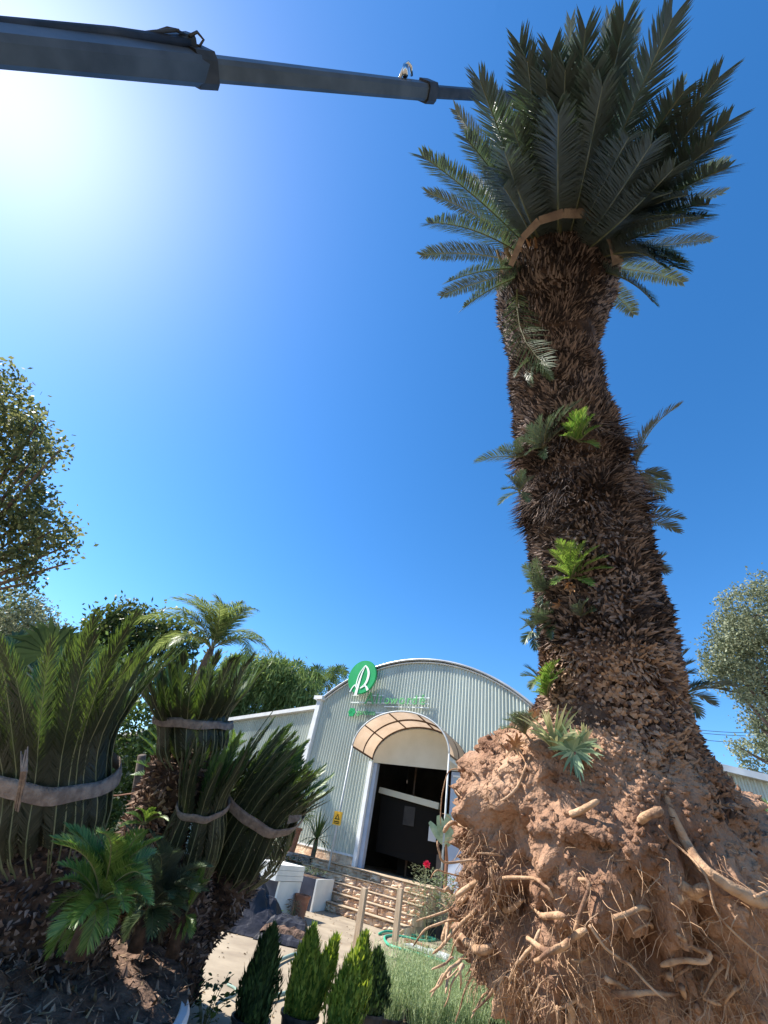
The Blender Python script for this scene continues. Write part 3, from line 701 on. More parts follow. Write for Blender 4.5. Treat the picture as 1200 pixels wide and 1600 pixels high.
# one long frond hanging down the upper trunk
h = hit(822, 470); b = h[0]+h[1]*.1; P, Q = [], []
for i, (x, y) in enumerate(((808, 452), (808, 480), (812, 510), (822, 535), (838, 556), (855, 572))):
    q = hit(x, y); P.append((q[0]-nrm(q[0]-C0)*.10) if q is not None else at(x, y, 2.9)); Q.append(nrm(C0-P[-1]))
mb = MB(); frond(mb, P, Q, 40, .20, .006, (62, 40), 12, .05, .006); mb.build('hanging_frond', [G['cy_leaf'], G['rachis']], cyc)
offshoot(836, 560, [(-30, 25, .1), (-5, 40, .1), (40, 20, .15), (25, 30, .2)], 'cy_leaf')
OF = [(905, 692, [(-20, -30, .1), (-8, -48, .12), (8, -52, .12), (20, -42, .12), (28, -25, .1), (26, 5, .1), (-26, -12, .1)], 'cy_new'),
      (852, 700, [(-25, -35, .1), (-8, -48, .1), (10, -50, .12), (25, -62, .1), (50, -72, .08), (35, -35, .15), (-28, 8, .1), (0, 14, .15), (-40, -15, .1)], 'cy_leaf'),
      (826, 714, [(-82, 6, .1), (-45, -14, .1), (-20, -25, .12)], 'cy_leaf'), (812, 768, [(-30, 18, .05), (-20, -25, .05), (4, -32, .1), (12, 14, .1), (18, -22, .12), (-24, -4, .1)], 'cy_leaf'),
      (893, 905, [(-30, -45, .1), (-18, -60, .1), (0, -58, .12), (18, -56, .12), (38, -50, .12), (52, -35, .12), (56, -18, .12), (-26, 6, .1), (30, 8, .15), (-30, -20, .15), (14, -30, .2)], 'cy_new'),
      (858, 925, [(-38, -42, .1), (-30, -20, .1), (-36, 0, .1), (-12, 18, .12), (10, -20, .15), (-22, -50, .1)], 'cy_leaf'),
      (872, 975, [(-55, -18, .12), (-48, -2, .12), (-30, 15, .15), (-20, -32, .12), (-56, 6, .1), (-10, 20, .15)], 'cy_leaf'), (832, 985, [(-16, -18, .05), (-12, 18, .05), (4, 28, .1), (10, -14, .1)], 'cy_leaf'),
      (912, 965, [(-10, -22, .1), (4, -26, .1), (14, -10, .1)], 'cy_leaf'),
      (858, 1090, [(-14, -34, .1), (2, -55, .1), (14, -58, .12), (20, -42, .12), (8, -30, .15), (-22, -10, .1)], 'cy_new'), (842, 1060, [(-20, -18, .02), (-24, -4, .02), (-12, 14, .02)], 'cy_leaf'),
      (822, 1150, [(-32, -26, .1), (-24, -34, .1), (-12, -38, .12), (2, -36, .12), (-36, -12, .1), (14, -28, .1)], 'cy_leaf')]
for x, y, tl, kd in OF: offshoot(x, y, tl, kd)
for x, y, dp, tl in ((1002, 728, 2.75, [(56, -95, .0), (22, -70, .1), (8, -30, .1)]), (1006, 735, 2.75, [(40, 30, 0), (28, 42, 0), (36, 12, .05), (10, 26, 0)]), (1012, 815, 2.62, [(52, -6, 0), (48, 14, 0), (30, -18, .05)]), (1030, 885, 2.5, [(6, -16, 0), (10, 8, 0)]),
                     (1066, 1060, 2.3, [(6, -42, 0), (14, -25, 0), (16, -8, 0)]), (1078, 1085, 2.25, [(68, -14, 0), (60, -6, .05), (36, 14, 0), (14, 30, 0), (22, -18, 0)])):
    mbp = []
    b = at(x-8, y, dp); mb = MB()
    for tx, ty, fd in tl:
        tip = at(x+tx, y+ty, dp-fd); P, Q = arc_path(b, tip, nrm(V((-.5, .0, 1))), .10, 8, .15); L = np.linalg.norm(tip-b)
        frond(mb, P, Q, int(18+L*70), .06+.09*L, .006, (60, 32), 20, .18, .004)
    mb.build('offshoot', [G['cy_leaf'], G['rachis']], cyc)
# pale strappy tuft and aloe like tuft low on the trunk
def strappy(px, py, n, L, spread, m, dep_off=.06, w=.007, upb=.3, down=0.0):
    h = hit(px, py); b, N = h[0], h[1]
    if N@(C0-b) < 0: N = -N
    mb = MB(); A = nrm(C0-b); X, Y = frame_of(A, (0, 0, 1))
    for k in range(n):
        a = U(0, 2*math.pi); d = nrm(N*.55+X*math.cos(a)*spread+Y*math.sin(a)*spread+V((0, 0, upb))); l = L*U(.6, 1.15)
        P = [b+N*.01]; v = d.copy()
        for i in range(5): P.append(P[-1]+v*l/5); v = nrm(v+V((0, 0, -.16-down))+N*.02)
        vs = []
        for i, p in enumerate(P):
            s = nrm(np.cross(P[min(i+1, 5)]-P[max(i-1, 0)], A)); q = w*(1-(i/5)**2)+.0008; vs += [p-s*q, p+s*q]
        mb.add(vs, [(2*i, 2*i+1, 2*i+3, 2*i+2) for i in range(5)])
    return mb.build('leaf_tuft', m, cyc)
G['strappy'] = mat('pale_strappy_leaf', (.22, .27, .13), (.52, .50, .28), 6, .5, island=.7, transl=.25)
G['strapgreen'] = mat('bluish_strappy_leaf', (.12, .2, .11), (.32, .42, .24), 6, .5, island=.7, transl=.25)
strappy(868, 1172, 34, .21, .55, G['strappy'], upb=1.0); strappy(898, 1180, 46, .12, .9, G['strapgreen'], upb=.0); strappy(914, 1166, 26, .10, .9, G['strappy'], upb=.1)
strappy(893, 965, 12, .05, .5, G['orange'], upb=.5); strappy(882, 950, 14, .06, .4, G['orange'], upb=.6); strappy(893, 915, 12, .07, .5, G['orange'], upb=-.4); strappy(838, 1130, 12, .08, .4, G['orange'], upb=.5)
strappy(806, 1165, 12, .10, .3, G['orange'], upb=.5)

# ---- roots. traced ones: list of (px, py, lift off the ball in m), radius px at start/end
def wob(pts, k, amp, seed):
    P = [V(p) for p in pts]; c = [];
    for i in range(len(P)-1):
        a = P[max(i-1, 0)]; b = P[i]; d = P[i+1]; e_ = P[min(i+2, len(P)-1)]
        for j in range(k):
            t = j/k; c.append(.5*((2*b)+(d-a)*t+(2*a-5*b+4*d-e_)*t*t+(3*b-a-3*d+e_)*t**3))
    c.append(P[-1])
    return [p+V(noise.noise_vector(Vector(tuple(p*9+seed))))*amp for p in c]
def root(pl, r0, r1, seed=0, nm='root', amp=.012, m='root'):
    P = []; last = 1.45
    for x, y, lf in pl:
        h = hit(x, y)
        if h is not None and not (h[2] > 3.2): p = h[0]-ray(x, y)*lf; last = -(R.T@(h[0]-C0))[2]
        else: p = at(x, y, last+.05-lf)
        P.append(p)
    Q = wob(P, 5, amp, seed); n = len(Q); sc = 1.15/F
    rad = [max(.0025, lerp(r0, r1, i/(n-1))*sc*(1+.18*noise.noise(Vector((i*.7, seed, 0))))) for i in range(n)]
    rad[-1] *= .45; rad[-2] *= .8
    mb = MB(); mb.tube(Q, rad, 8); return mb.build(nm, G[m], cyc, smooth=True)
RT = [([(1060, 1300, -.02), (1078, 1330, .03), (1110, 1365, .06), (1150, 1392, .08), (1200, 1412, .10)], 8, 13), ([(1035, 1230, -.03), (1055, 1280, .0), (1078, 1325, .0), (1095, 1350, -.01)], 8, 9),
      ([(1000, 1282, .0), (1015, 1276, .08), (1036, 1266, .14)], 9, 9), ([(1068, 1388, .02), (1085, 1398, .08), (1104, 1385, .1)], 9, 10), ([(1060, 1405, 0), (1080, 1400, .05), (1100, 1408, .06)], 8, 6),
      ([(1060, 1462, .05), (1082, 1478, .12), (1106, 1486, .15), (1100, 1500, .15), (1070, 1505, .12), (1032, 1514, .1)], 4, 5), ([(962, 1553, .12), (1000, 1551, .12), (1060, 1550, .08)], 6.5, 3), ([(945, 1528, .13), (965, 1540, .14), (988, 1550, .12)], 5, 3),
      ([(920, 1450, .1), (945, 1480, .14), (985, 1510, .16), (1010, 1535, .17), (1040, 1562, .18)], 3, 2.2), ([(825, 1470, .1), (850, 1483, .12), (880, 1478, .12), (915, 1455, .12)], 5, 6.5), ([(838, 1503, .15), (855, 1490, .15), (878, 1476, .12)], 4, 5),
      ([(795, 1530, .15), (808, 1505, .15), (832, 1478, .12), (845, 1450, .08)], 3, 4), ([(832, 1415, .06), (845, 1430, .1), (855, 1428, .1), (882, 1432, .12)], 6, 6.5), ([(785, 1372, .02), (830, 1372, .05), (855, 1385, .08), (866, 1403, .09)], 4, 2.5),
      ([(770, 1345, .03), (768, 1370, .05), (780, 1410, .05)], 3.5, 2.5), ([(787, 1418, .03), (805, 1415, .08), (820, 1405, .1)], 7, 5), ([(720, 1465, .03), (745, 1482, .08), (770, 1478, .08)], 8, 11), ([(905, 1375, .02), (920, 1385, .05), (905, 1440, .06), (898, 1460, .06)], 4, 4),
      ([(1030, 1290, .04), (1060, 1325, .08), (1100, 1370, .1), (1125, 1430, .12), (1200, 1500, .15)], 2.5, 1.8), ([(830, 1180, .0), (810, 1230, .02), (780, 1250, .02)], 4, 3), ([(895, 1275, .0), (915, 1262, .06), (935, 1250, .08)], 8, 6),
      ([(745, 1255, 0), (725, 1205, .05), (700, 1205, .08), (690, 1250, .1), (688, 1290, .1)], 2.5, 1.6), ([(735, 1255, 0), (715, 1240, .05), (700, 1228, .06)], 2, 1.5), ([(740, 1300, 0), (720, 1290, .06), (705, 1285, .1), (695, 1300, .1)], 4, 7),
      ([(760, 1345, 0), (700, 1345, .1), (690, 1330, .12), (686, 1315, .1)], 2.6, 3), ([(730, 1370, .0), (700, 1365, .08), (680, 1360, .1), (673, 1372, .1)], 2.5, 1.5), ([(760, 1365, 0), (735, 1385, .06), (715, 1400, .08)], 6, 7),
      ([(730, 1395, .0), (700, 1420, .1), (670, 1432, .12), (652, 1440, .12)], 3, 2), ([(720, 1440, .02), (690, 1442, .1), (665, 1450, .12), (648, 1480, .12)], 3, 2), ([(730, 1400, .02), (705, 1440, .05), (690, 1470, .06)], 5, 10), ([(745, 1420, .03), (710, 1455, .08), (690, 1475, .1), (675, 1492, .1)], 5, 3),
      ([(720, 1500, .04), (705, 1510, .1), (695, 1525, .1), (688, 1540, .1), (672, 1552, .1)], 3, 2), ([(740, 1500, .05), (735, 1530, .08), (722, 1565, .1), (712, 1600, .1)], 3, 1.6), ([(775, 1530, .05), (760, 1560, .08), (735, 1580, .1)], 3.4, 2),
      ([(780, 1540, .05), (785, 1570, .1), (792, 1610, .1)], 2.6, 2), ([(830, 1560, .05), (835, 1590, .08), (850, 1620, .08)], 4, 2), ([(880, 1560, .0), (892, 1585, .03), (880, 1620, .04)], 10, 6), ([(905, 1565, .0), (940, 1590, .02), (930, 1640, .02)], 9, 5),
      ([(1065, 1545, .05), (1068, 1560, .08)], 6, 5), ([(1042, 1522, .03), (1046, 1526, .1)], 7, 9), ([(1100, 1560, .03), (1130, 1570, .1)], 3, 4), ([(960, 1435, .04), (1000, 1420, .06), (1020, 1425, .04)], 5, 4), ([(1175, 1400, .08), (1190, 1398, .1), (1210, 1392, .1)], 3, 4)]
for i, (pl, a, b) in enumerate(RT): root(pl, a, b, i*3.3)
random.seed(5)
for k in range(46):                         # further roots round the left flank and the underside
    if k < 26: x = U(695, 800); y = U(1330, 1530)
    else: x = U(760, 1180); y = U(1440, 1570)
    dx = -U(5, 40) if x < 800 else U(-40, 40); dy = U(-10, 50) if y < 1500 else U(15, 55)
    root([(x, y, .0), (x+dx*.4, y+dy*.3+U(-8, 8), U(.02, .07)), (x+dx, y+dy, U(.03, .1))], U(1.5, 5), U(1, 2.2), 200+k, amp=.02)
mb = MB()                                   # fine tangled fibres
for k in range(1250):
    if k < 550: x = random.gauss(735, 30); y = U(1290, 1560)
    else: x = U(720, 1190); y = random.gauss(1560, 30) if k < 850 else U(1330, 1590)
    h = hit(x, y)
    if h is None or h[2] > 3: continue
    p = h[0]; d = nrm(h[1]*(1 if h[1]@(C0-p) > 0 else -1)+V([U(-1, 1) for _ in range(3)])); P = [p-d*.01]
    for j in range(5): d = nrm(d+V([U(-.5, .5), U(-.5, .5), U(-.7, .25)])); P.append(P[-1]+d*U(.012, .035))
    mb.tube(P, [.0019, .0017, .0015, .0012, .001, .0007], 4, cap=False)
tag(mb.build('root_fibres', G['root'], cyc), kind='stuff')

# ================================================================ CRANE ARM
def a2(px, py, d): return at(px, py, d)
TIP = at(815, 153, 8.0)
ca_ = thing('crane_arm', 'long grey telescopic crane arm reaching in from the upper left to the cycad crown', 'crane', at(0, 70, 3.2))
A0 = at(-120, 61, 2.75); A1 = at(315, 106, 4.3); A2 = at(668, 143, 6.3); A3 = TIP
def dep(p): return -(R.T@(p-C0))[2]
def beam(mb, a, b, h0, h1, wd=.9, m=0, n=1):
    t = nrm(b-a); v = nrm((a+b)/2-C0); up = nrm(np.cross(np.cross(v, R@V((0, 1, 0))), v)); s = nrm(np.cross(t, V((0, 0, 1)))); z = nrm(np.cross(s, t))
    vs = []
    for p, h in ((a, h0), (b, h1)):
        for x, y in ((-.5, -.35), (-.3, -.5), (.3, -.5), (.5, -.35), (.5, .5), (-.5, .5)): vs.append(p+s*x*h*wd*.66+z*y*h*.66)
    mb.add(vs, [(i, (i+1) % 6, 6+(i+1) % 6, 6+i) for i in range(6)]+[(5, 4, 3, 2, 1, 0), (6, 7, 8, 9, 10, 11)], m)
def pxm(n, p): return n*dep(p)/F
h0_, h1_ = pxm(74, A0), pxm(62, A1); mb = MB(); beam(mb, A1+(A0-A1)*1.9, A1, h1_+(h0_-h1_)*1.9, h1_); mb.build('outer_section', G['boom'], ca_)
mb = MB(); beam(mb, A1, A2, pxm(47, A1), pxm(33, A2)); mb.build('middle_section', G['boom'], ca_)
mb = MB(); beam(mb, A2, A3, pxm(23, A2), pxm(19, A3)); mb.build('inner_section', G['boomd'], ca_)
for c, w_, hh in ((A1, 20, 66), (A2, 13, 38)):
    t = nrm(A3-A1); mb = MB(); beam(mb, c-t*pxm(w_, c)/2*1.6, c+t*pxm(w_, c)/2*1.6, pxm(hh, c), pxm(hh, c), 1.0); mb.build('collar', G['boomd'], ca_)
mb = MB(); a, b = at(-120, 30, 2.7), at(295, 68, 4.15); mb.tube([a+(a-at(0, 36, 3.1))*2.2, a, at(0, 36, 3.1), at(180, 54, 3.7), b], [pxm(10, a), pxm(10, a), pxm(9.5, a), pxm(9, b)*.9, pxm(7, b)], 10); mb.build('cylinder', G['boomd'], ca_, smooth=True)
mb = MB(); beam(mb, at(240, 62, 3.95), at(300, 66, 4.2), pxm(18, b), pxm(34, b)); mb.build('bracket', G['boomd'], ca_)
mb = MB(); mb.tube([at(296, 56, 4.1), at(308, 50, 4.15), at(318, 62, 4.2), at(312, 72, 4.2), at(300, 70, 4.2)], pxm(2.2, b), 6); mb.tube([at(238, 52, 3.9), at(262, 44, 4.0), at(280, 48, 4.0)], pxm(2.2, b), 6)
mb.tube([at(180, 58, 3.7), at(240, 50, 3.9), at(275, 47, 4.0), at(290, 55, 4.1)], pxm(2.4, b), 6); mb.build('hose', G['rubber'], ca_, smooth=True)
mb = MB(); c = A2; mb.tube([at(624, 124, 6.0), at(632, 102, 6.0), at(638, 98, 6.0), at(642, 104, 6.0), at(643, 118, 6.1)], pxm(2.6, c), 6); mb.tube([at(633, 118, 6.0), at(634, 104, 6.0)], pxm(4.5, c), 8)
mb.build('sheave', G['chrome'], ca_, smooth=True)
mb = MB(); beam(mb, at(628, 128, 6.05), at(672, 136, 6.3), pxm(14, c), pxm(8, c)); mb.build('bracket', G['boomd'], ca_)
mb = MB(); mb.box(TIP, (.3, .3, .36)); mb.build('boom_head', G['boomd'], ca_)
mb = MB(); q = top_c+V((0, 0, .5)); mb.tube([TIP+V((0, 0, -.1)), q], .012, 6); tag(mb.build('lifting_rope', G['rubber']), 'thin steel rope from the arm tip down into the hanging crown', 'rope')
print('cycad done', len(bpy.data.objects))

# ================================================================ BOUND CYCADS ON THE LEFT
def bundle(parent, st, nf, band_at, base_t=0.0, ll=.12, seed=1, inner=24, tipspread=1.0, flare=.25, leaf='cy_leaf2', rr0=.006, bandw=.05, tape=None, n_leaf=46, tilt=0.0, lw=.0088, lk=2.2):
    """fronds tied upright: st stations from base to tip"""
    random.seed(seed); c, r = resample(stations(st), 26); n = len(c)
    fr = []; e1 = None
    for i in range(n):
        t = nrm(c[min(i+1, n-1)]-c[max(i-1, 0)])
        if e1 is None: e1, _ = frame_of(t, (0, 1, .3))
        e1 = nrm(e1-t*(e1@t)); fr.append((t, e1, np.cross(t, e1)))
    L = sum(np.linalg.norm(c[i+1]-c[i]) for i in range(n-1))
    for k in range(nf+inner):
        rho = U(.93, 1.06) if k < nf else U(.35, .85); ph = 2*math.pi*(k/nf if k < nf else random.random())+U(-.08, .08); end = U(.78, 1.0) if k < nf else U(.72, .96)
        tw = U(-.25, .25); P = []; Q = []; m = 12; ex = U(0, flare)
        for i in range(m):
            t = lerp(0, end, i/(m-1)); x = t*(n-1); a = min(int(x), n-2); f = x-a
            cc_ = lerp(c[a], c[a+1], f); r_ = lerp(r[a], r[a+1], f); T, E1, E2 = fr[a]; w_ = ph+tw*t
            rd = math.cos(w_)*E1+math.sin(w_)*E2; q = t/end
            P.append(cc_+rd*r_*rho*(1+ex*max(0, q-.65)*1.6)+V((0, 0, -1))*.10*L*max(0, q-.75)**2*4*ex); Q.append(-rd)
        mb = MB(); frond(mb, P, Q, int(n_leaf*lk), ll*.95, lw, (46, 24), 10, .10, rr0, droop=-.03, prof=lambda s: min(1, .35+2.5*s)*(1-.45*max(0, (s-.6)/.4)**1.5), curl=.1)
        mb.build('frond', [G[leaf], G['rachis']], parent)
    if band_at is not None:
        for bt in (band_at if isinstance(band_at, (list, tuple)) else [band_at]):
            x = bt*(n-1); a = int(x); f = x-a; cb_ = lerp(c[a], c[a+1], f); rb = lerp(r[a], r[a+1], f)*1.13; T, E1, E2 = fr[a]
            mb = MB(); m = 48; vs = []
            for i in range(m):
                w_ = 2*math.pi*i/m; rd = math.cos(w_)*E1+math.sin(w_)*E2; rw = rb*(1+.02*math.sin(5*w_)+.012*math.sin(11*w_+1)); sh = T*bandw*.12*math.sin(w_+2)+T*.006*math.sin(7*w_)-T*tilt*rb*float(rd@(R@V((1, 0, 0))))
                for hh, ex_ in ((-.5, .0), (-.2, .006), (.15, .002), (.5, .0)): vs.append(cb_+rd*(rw+ex_)+T*hh*bandw*(1+.12*math.sin(3*w_))+sh)
                vs.append(cb_+rd*(rw-.012)+sh)
            fs = [(5*i+j, 5*((i+1) % m)+j, 5*((i+1) % m)+j+1, 5*i+j+1) for i in range(m) for j in range(3)]+[(5*i+3, 5*((i+1) % m)+3, 5*((i+1) % m)+4, 5*i+4) for i in range(m)]
            mb.add(vs, fs); mb.build('binding_tape', G['burlap'], parent, smooth=True)
    return c, r, fr
def cy_trunk(parent, st, rows, per, L=.05, w=.014, upf=.4, seed=0, mats=('bark', 'scale'), name='trunk', na=60):
    random.seed(seed+99); c, r = resample(stations(st), 60)
    vs, fs, fr = body(c, r, na, lambda p, s, rd: noise.noise(Vector(tuple(p*5)))*.05+noise.noise(Vector(tuple(p*15)))*.02-.02)
    mb = MB(); mb.add(vs, fs, 0); scales(mb, c, r, fr, 0, .995, rows, per, L, w, upf, 1, 0, .5)
    return mb.build(name, [G[mats[0]], G[mats[1]]], parent)
la = thing('bound_cycad', 'largest bound cycad at the left edge, broad fan of fronds tied with wide tape', 'cycad', at(60, 1600, 2.7), group='cycads with tied up fronds')
cy_trunk(la, [(48, 1760, 125, 2.6), (50, 1640, 118, 2.65), (55, 1480, 108, 2.75), (66, 1390, 96, 2.8), (75, 1335, 78, 2.85), (80, 1310, 40, 2.9)], 60, 80, .05, .015, .3)
bundle(la, [(78, 1350, 72, 2.85), (80, 1310, 92, 2.9), (84, 1265, 98, 2.95), (86, 1215, 90, 3.0), (90, 1160, 96, 3.05), (96, 1110, 120, 3.1), (104, 1060, 150, 3.2), (114, 1010, 178, 3.3), (120, 985, 185, 3.35)], 44, .385, ll=.17, seed=3, inner=34, flare=.45, bandw=.11, n_leaf=60, tilt=.42, lw=.0062, lk=3.0)
lb = thing('bound_cycad', 'upright bound cycad in the middle with sunlit frond tips and scaly trunk coloured paler for sun', 'cycad', at(240, 1560, 3.9), group='cycads with tied up fronds')
cy_trunk(lb, [(150, 1700, 70, 3.5), (175, 1560, 66, 3.6), (205, 1440, 58, 3.7), (232, 1330, 52, 3.8), (255, 1260, 50, 3.9), (285, 1215, 56, 3.95), (300, 1185, 50, 4.0), (304, 1165, 25, 4.0)], 60, 70, .06, .018, .35, seed=1, mats=('bark', 'scale2'))  # lighter scale material paints sun onto this trunk
bundle(lb, [(302, 1195, 42, 3.95), (303, 1172, 56, 4.0), (302, 1150, 55, 4.05), (302, 1135, 53, 4.1), (304, 1110, 62, 4.15), (308, 1080, 80, 4.2), (312, 1050, 92, 4.3), (314, 1030, 98, 4.35)], 36, .38, ll=.14, seed=5, inner=26, flare=.4, bandw=.075, n_leaf=50, tilt=.25)
lc = thing('bound_cycad', 'small low bound cycad crowded against the middle one, dark fronds tied at half height', 'cycad', at(290, 1500, 3.7), group='cycads with tied up fronds')
cy_trunk(lc, [(262, 1560, 50, 3.45), (275, 1450, 48, 3.5), (288, 1380, 42, 3.55), (292, 1350, 25, 3.6)], 26, 46, .05, .015, .35, seed=2)
bundle(lc, [(290, 1375, 36, 3.55), (300, 1330, 50, 3.58), (310, 1290, 49, 3.6), (318, 1255, 36, 3.62), (326, 1220, 42, 3.65), (340, 1185, 48, 3.7), (356, 1150, 46, 3.75)], 22, .52, ll=.10, seed=7, inner=12, flare=.35, bandw=.055, n_leaf=44)
ld = thing('bound_cycad', 'bound cycad leaning right before the hall, its fronds tied by a slanting tape', 'cycad', at(330, 1540, 4.0), group='cycads with tied up fronds')
cy_trunk(ld, [(180, 1650, 58, 3.8), (232, 1540, 58, 3.85), (284, 1450, 58, 3.9), (328, 1390, 62, 4.0), (362, 1348, 58, 4.05), (376, 1328, 30, 4.1)], 46, 62, .05, .016, .35, seed=3)
bundle(ld, [(358, 1358, 50, 4.05), (374, 1326, 68, 4.1), (391, 1288, 72, 4.1), (410, 1250, 62, 4.1), (428, 1222, 62, 4.12), (449, 1198, 68, 4.15), (470, 1178, 72, 4.2), (482, 1166, 72, 4.22)], 38, .56, ll=.12, seed=9, inner=30, flare=.12, bandw=.09, n_leaf=48)
# second pale scaly stem and dark background trunk
t = thing('palm_stem', 'slim dark palm stem standing between the two left cycads', 'palm', at(205, 1420, 5.2))
mb = MB(); mb.tube([at(200, 1560, 5.0), at(204, 1330, 5.2), at(212, 1240, 5.3), at(222, 1180, 5.4)], [.07, .06, .05, .05], 10); mb.build('trunk', G['treebark'], t, smooth=True)
mb = MB(); mb.tube([at(150, 1243, 4.5), at(185, 1243, 4.5), at(205, 1240, 4.5), at(228, 1246, 4.4)], [.008]*4, 5); tag(mb.build('thin_branch', G['brown']), 'thin reddish brown stick between the left and middle cycads', 'stick')

# ---- loose young cycads at the feet
def free_cycad(label, px, py, dep, tips, ll=.12, seed=0, leaf='cy_new', group='young unbound cycads below the bound ones', w=.0075, cat='cycad'):
    w = .0052
    random.seed(seed); b = at(px, py, dep); t = thing('young_cycad', label, cat, b, group=group)
    mb = MB(); mb.tube([b+V((0, 0, -.22)), b+V((0, 0, -.1)), b], [.05, .055, .03], 10)
    mb.build('stem', G['bark'], t, smooth=True)
    for tx, ty, dd in tips:
        tip = at(tx, ty, dep-dd); L = np.linalg.norm(tip-b); P, Q = arc_path(b, tip, V((0, 0, 1))*.9+nrm(C0-b)*.35, .1, 9, .2)
        mb = MB(); frond(mb, P, Q, int(40+90*L), ll, w, (56, 34), 26, .15, .006, droop=.05); mb.build('frond', [G[leaf], G['rachis']], t)
    return t
def rt(n, x0, x1, y0, y1, d=.3): return [(U(x0, x1), U(y0, y1), U(-d, d)) for _ in range(n)]
random.seed(4)
free_cycad('bright green young cycad at the left, beside the largest trunk', 155, 1410, 2.3, rt(34, 85, 245, 1280, 1430)+rt(14, 75, 170, 1420, 1490)+[(155, 1330, 0), (185, 1310, .1), (100, 1350, 0), (215, 1345, .1)], seed=11, ll=.10)
free_cycad('dark green young cycad right of the bright one, under the leaning trunk', 235, 1420, 3.0, rt(28, 180, 325, 1300, 1420)+rt(8, 200, 300, 1430, 1480)+[(240, 1300, 0), (280, 1330, 0), (325, 1350, .1), (303, 1368, .1), (250, 1330, .2), (205, 1290, .1)], seed=12, leaf='cy_leaf')
free_cycad('tuft of young cycad leaves on top of the middle scaly trunk', 225, 1290, 3.5, [(200, 1270, 0), (250, 1270, .1), (262, 1280, .1), (215, 1262, .1), (240, 1262, 0), (190, 1290, .1)], seed=13, ll=.05)
free_cycad('pale green cycad shoot hanging by the white tub', 290, 1430, 3.1, [(298, 1460, .1), (300, 1445, .1), (280, 1465, .1), (318, 1352, .0), (328, 1372, .1)], seed=14, ll=.06)
free_cycad('green cycad leaves showing behind the middle bound cycad', 250, 1230, 4.4, [(222, 1150, 0), (235, 1140, 0), (215, 1190, 0), (230, 1170, 0), (210, 1210, 0), (245, 1135, 0)], seed=15, ll=.1, leaf='cy_new')
free_cycad('green cycad leaves behind the right side of the middle cycad, over the hall wall', 345, 1210, 4.6, [(380, 1145, 0), (392, 1170, 0), (375, 1190, 0), (365, 1140, 0), (395, 1200, 0), (372, 1225, 0), (385, 1155, .1)], seed=16, ll=.09)
# husk clump on the largest trunk at the left edge
tb = thing('planting_tub', 'very large round white tub at bottom left holding the cycads', 'tub', (-1.85, 3.75, 0))
tc = V((-1.8, 3.8, .0))
mb = MB(); mb.lathe(tc, [(1.08, 0), (1.24, .36), (1.30, .36), (1.32, .38), (1.32, .42), (1.30, .44), (1.26, .44), (1.23, .36), (0, .34)], 72); mb.build('tub_body', G['pvc'], tb, smooth=False)
mb = MB(); vs = []; n = 60
for i in range(n):
    for j in range(n):
        a = 2*math.pi*j/n; bk = max(0, math.sin(a-.12)); r = (1.25+.12*bk**.5)*i/(n-1); q = tc+V((r*math.cos(a), r*math.sin(a), 0)); h = .38+.10*(1-min(1, r/1.25)**2)+.09*noise.fractal(Vector((q[0]*5, q[1]*5, 0)), 1, 2, 4)*(1-min(1, r/1.25)**6*.7)
        vs.append(q+V((0, 0, h+.17*bk**.5*(i/(n-1))**3)))
mb.add(vs, [(i*n+j, i*n+(j+1) % n, (i+1)*n+(j+1) % n, (i+1)*n+j) for i in range(n-1) for j in range(n)]); mb.build('soil', G['soil'], tb, smooth=True)
mb = MB(); random.seed(31)
for k in range(2600):
    q = V(random.choice(vs)); spike(mb, q, V((0, 0, 1)), V((U(-1, 1), U(-1, 1), U(.05, .7))), U(.02, .09), U(.004, .016), 0 if random.random() < .8 else 1)
tag(mb.build('husk_litter', [G['scale2'], G['deadleaf']], tb), kind='stuff')
mb = MB(); q0, q1 = at(276, 1545, 3.42), at(302, 1462, 3.5); ax = nrm(q1-q0); s = nrm(np.cross(ax, (0, 1, 0)))
mb.box((q0+q1)/2, (np.linalg.norm(q1-q0), .1, .1), [ax, s, np.cross(ax, s)]); tag(mb.build('timber_prop', G['wood']), 'square timber prop leaning under the leaning cycad behind the white tub', 'post')
mb = MB(); q0, q1 = at(95, 1420, 3.6), at(132, 1335, 3.8); ax = nrm(q1-q0); s = nrm(np.cross(ax, (0, 1, 0)))
mb.box((q0+q1)/2, (np.linalg.norm(q1-q0), .07, .07), [ax, s, np.cross(ax, s)]); tag(mb.build('timber_prop', G['wood']), 'short timber prop end peeping out beside the largest cycad trunk', 'post')

# ================================================================ TREES
def leaf_mesh(name, cen, size, m, parent, up=.3, aspect=.5, seed=0, hang=0.0):
    """many small pointed leaves; cen Nx3 world positions"""
    rg = np.random.default_rng(seed); n = len(cen); org = ORIG[parent.name]
    d = rg.normal(size=(n, 3)); d[:, 2] -= hang*2; d /= np.linalg.norm(d, axis=1)[:, None]
    q = rg.normal(size=(n, 3)); q[:, 2] += up; s = np.cross(d, q); s /= np.linalg.norm(s, axis=1)[:, None]+1e-9
    L = size*rg.uniform(.6, 1.3, n)[:, None]; W = L*aspect*.5
    c = cen-org; v = np.stack([c, c+d*L*.5+s*W, c+d*L, c+d*L*.5-s*W], 1).reshape(-1, 3)
    me = bpy.data.meshes.new(name); me.vertices.add(4*n); me.vertices.foreach_set('co', v.ravel())
    me.loops.add(4*n); me.loops.foreach_set('vertex_index', np.arange(4*n)); me.polygons.add(n)
    me.polygons.foreach_set('loop_start', np.arange(0, 4*n, 4)); me.polygons.foreach_set('loop_total', np.full(n, 4)); me.update(calc_edges=True)
    return link(name, me, m, parent)
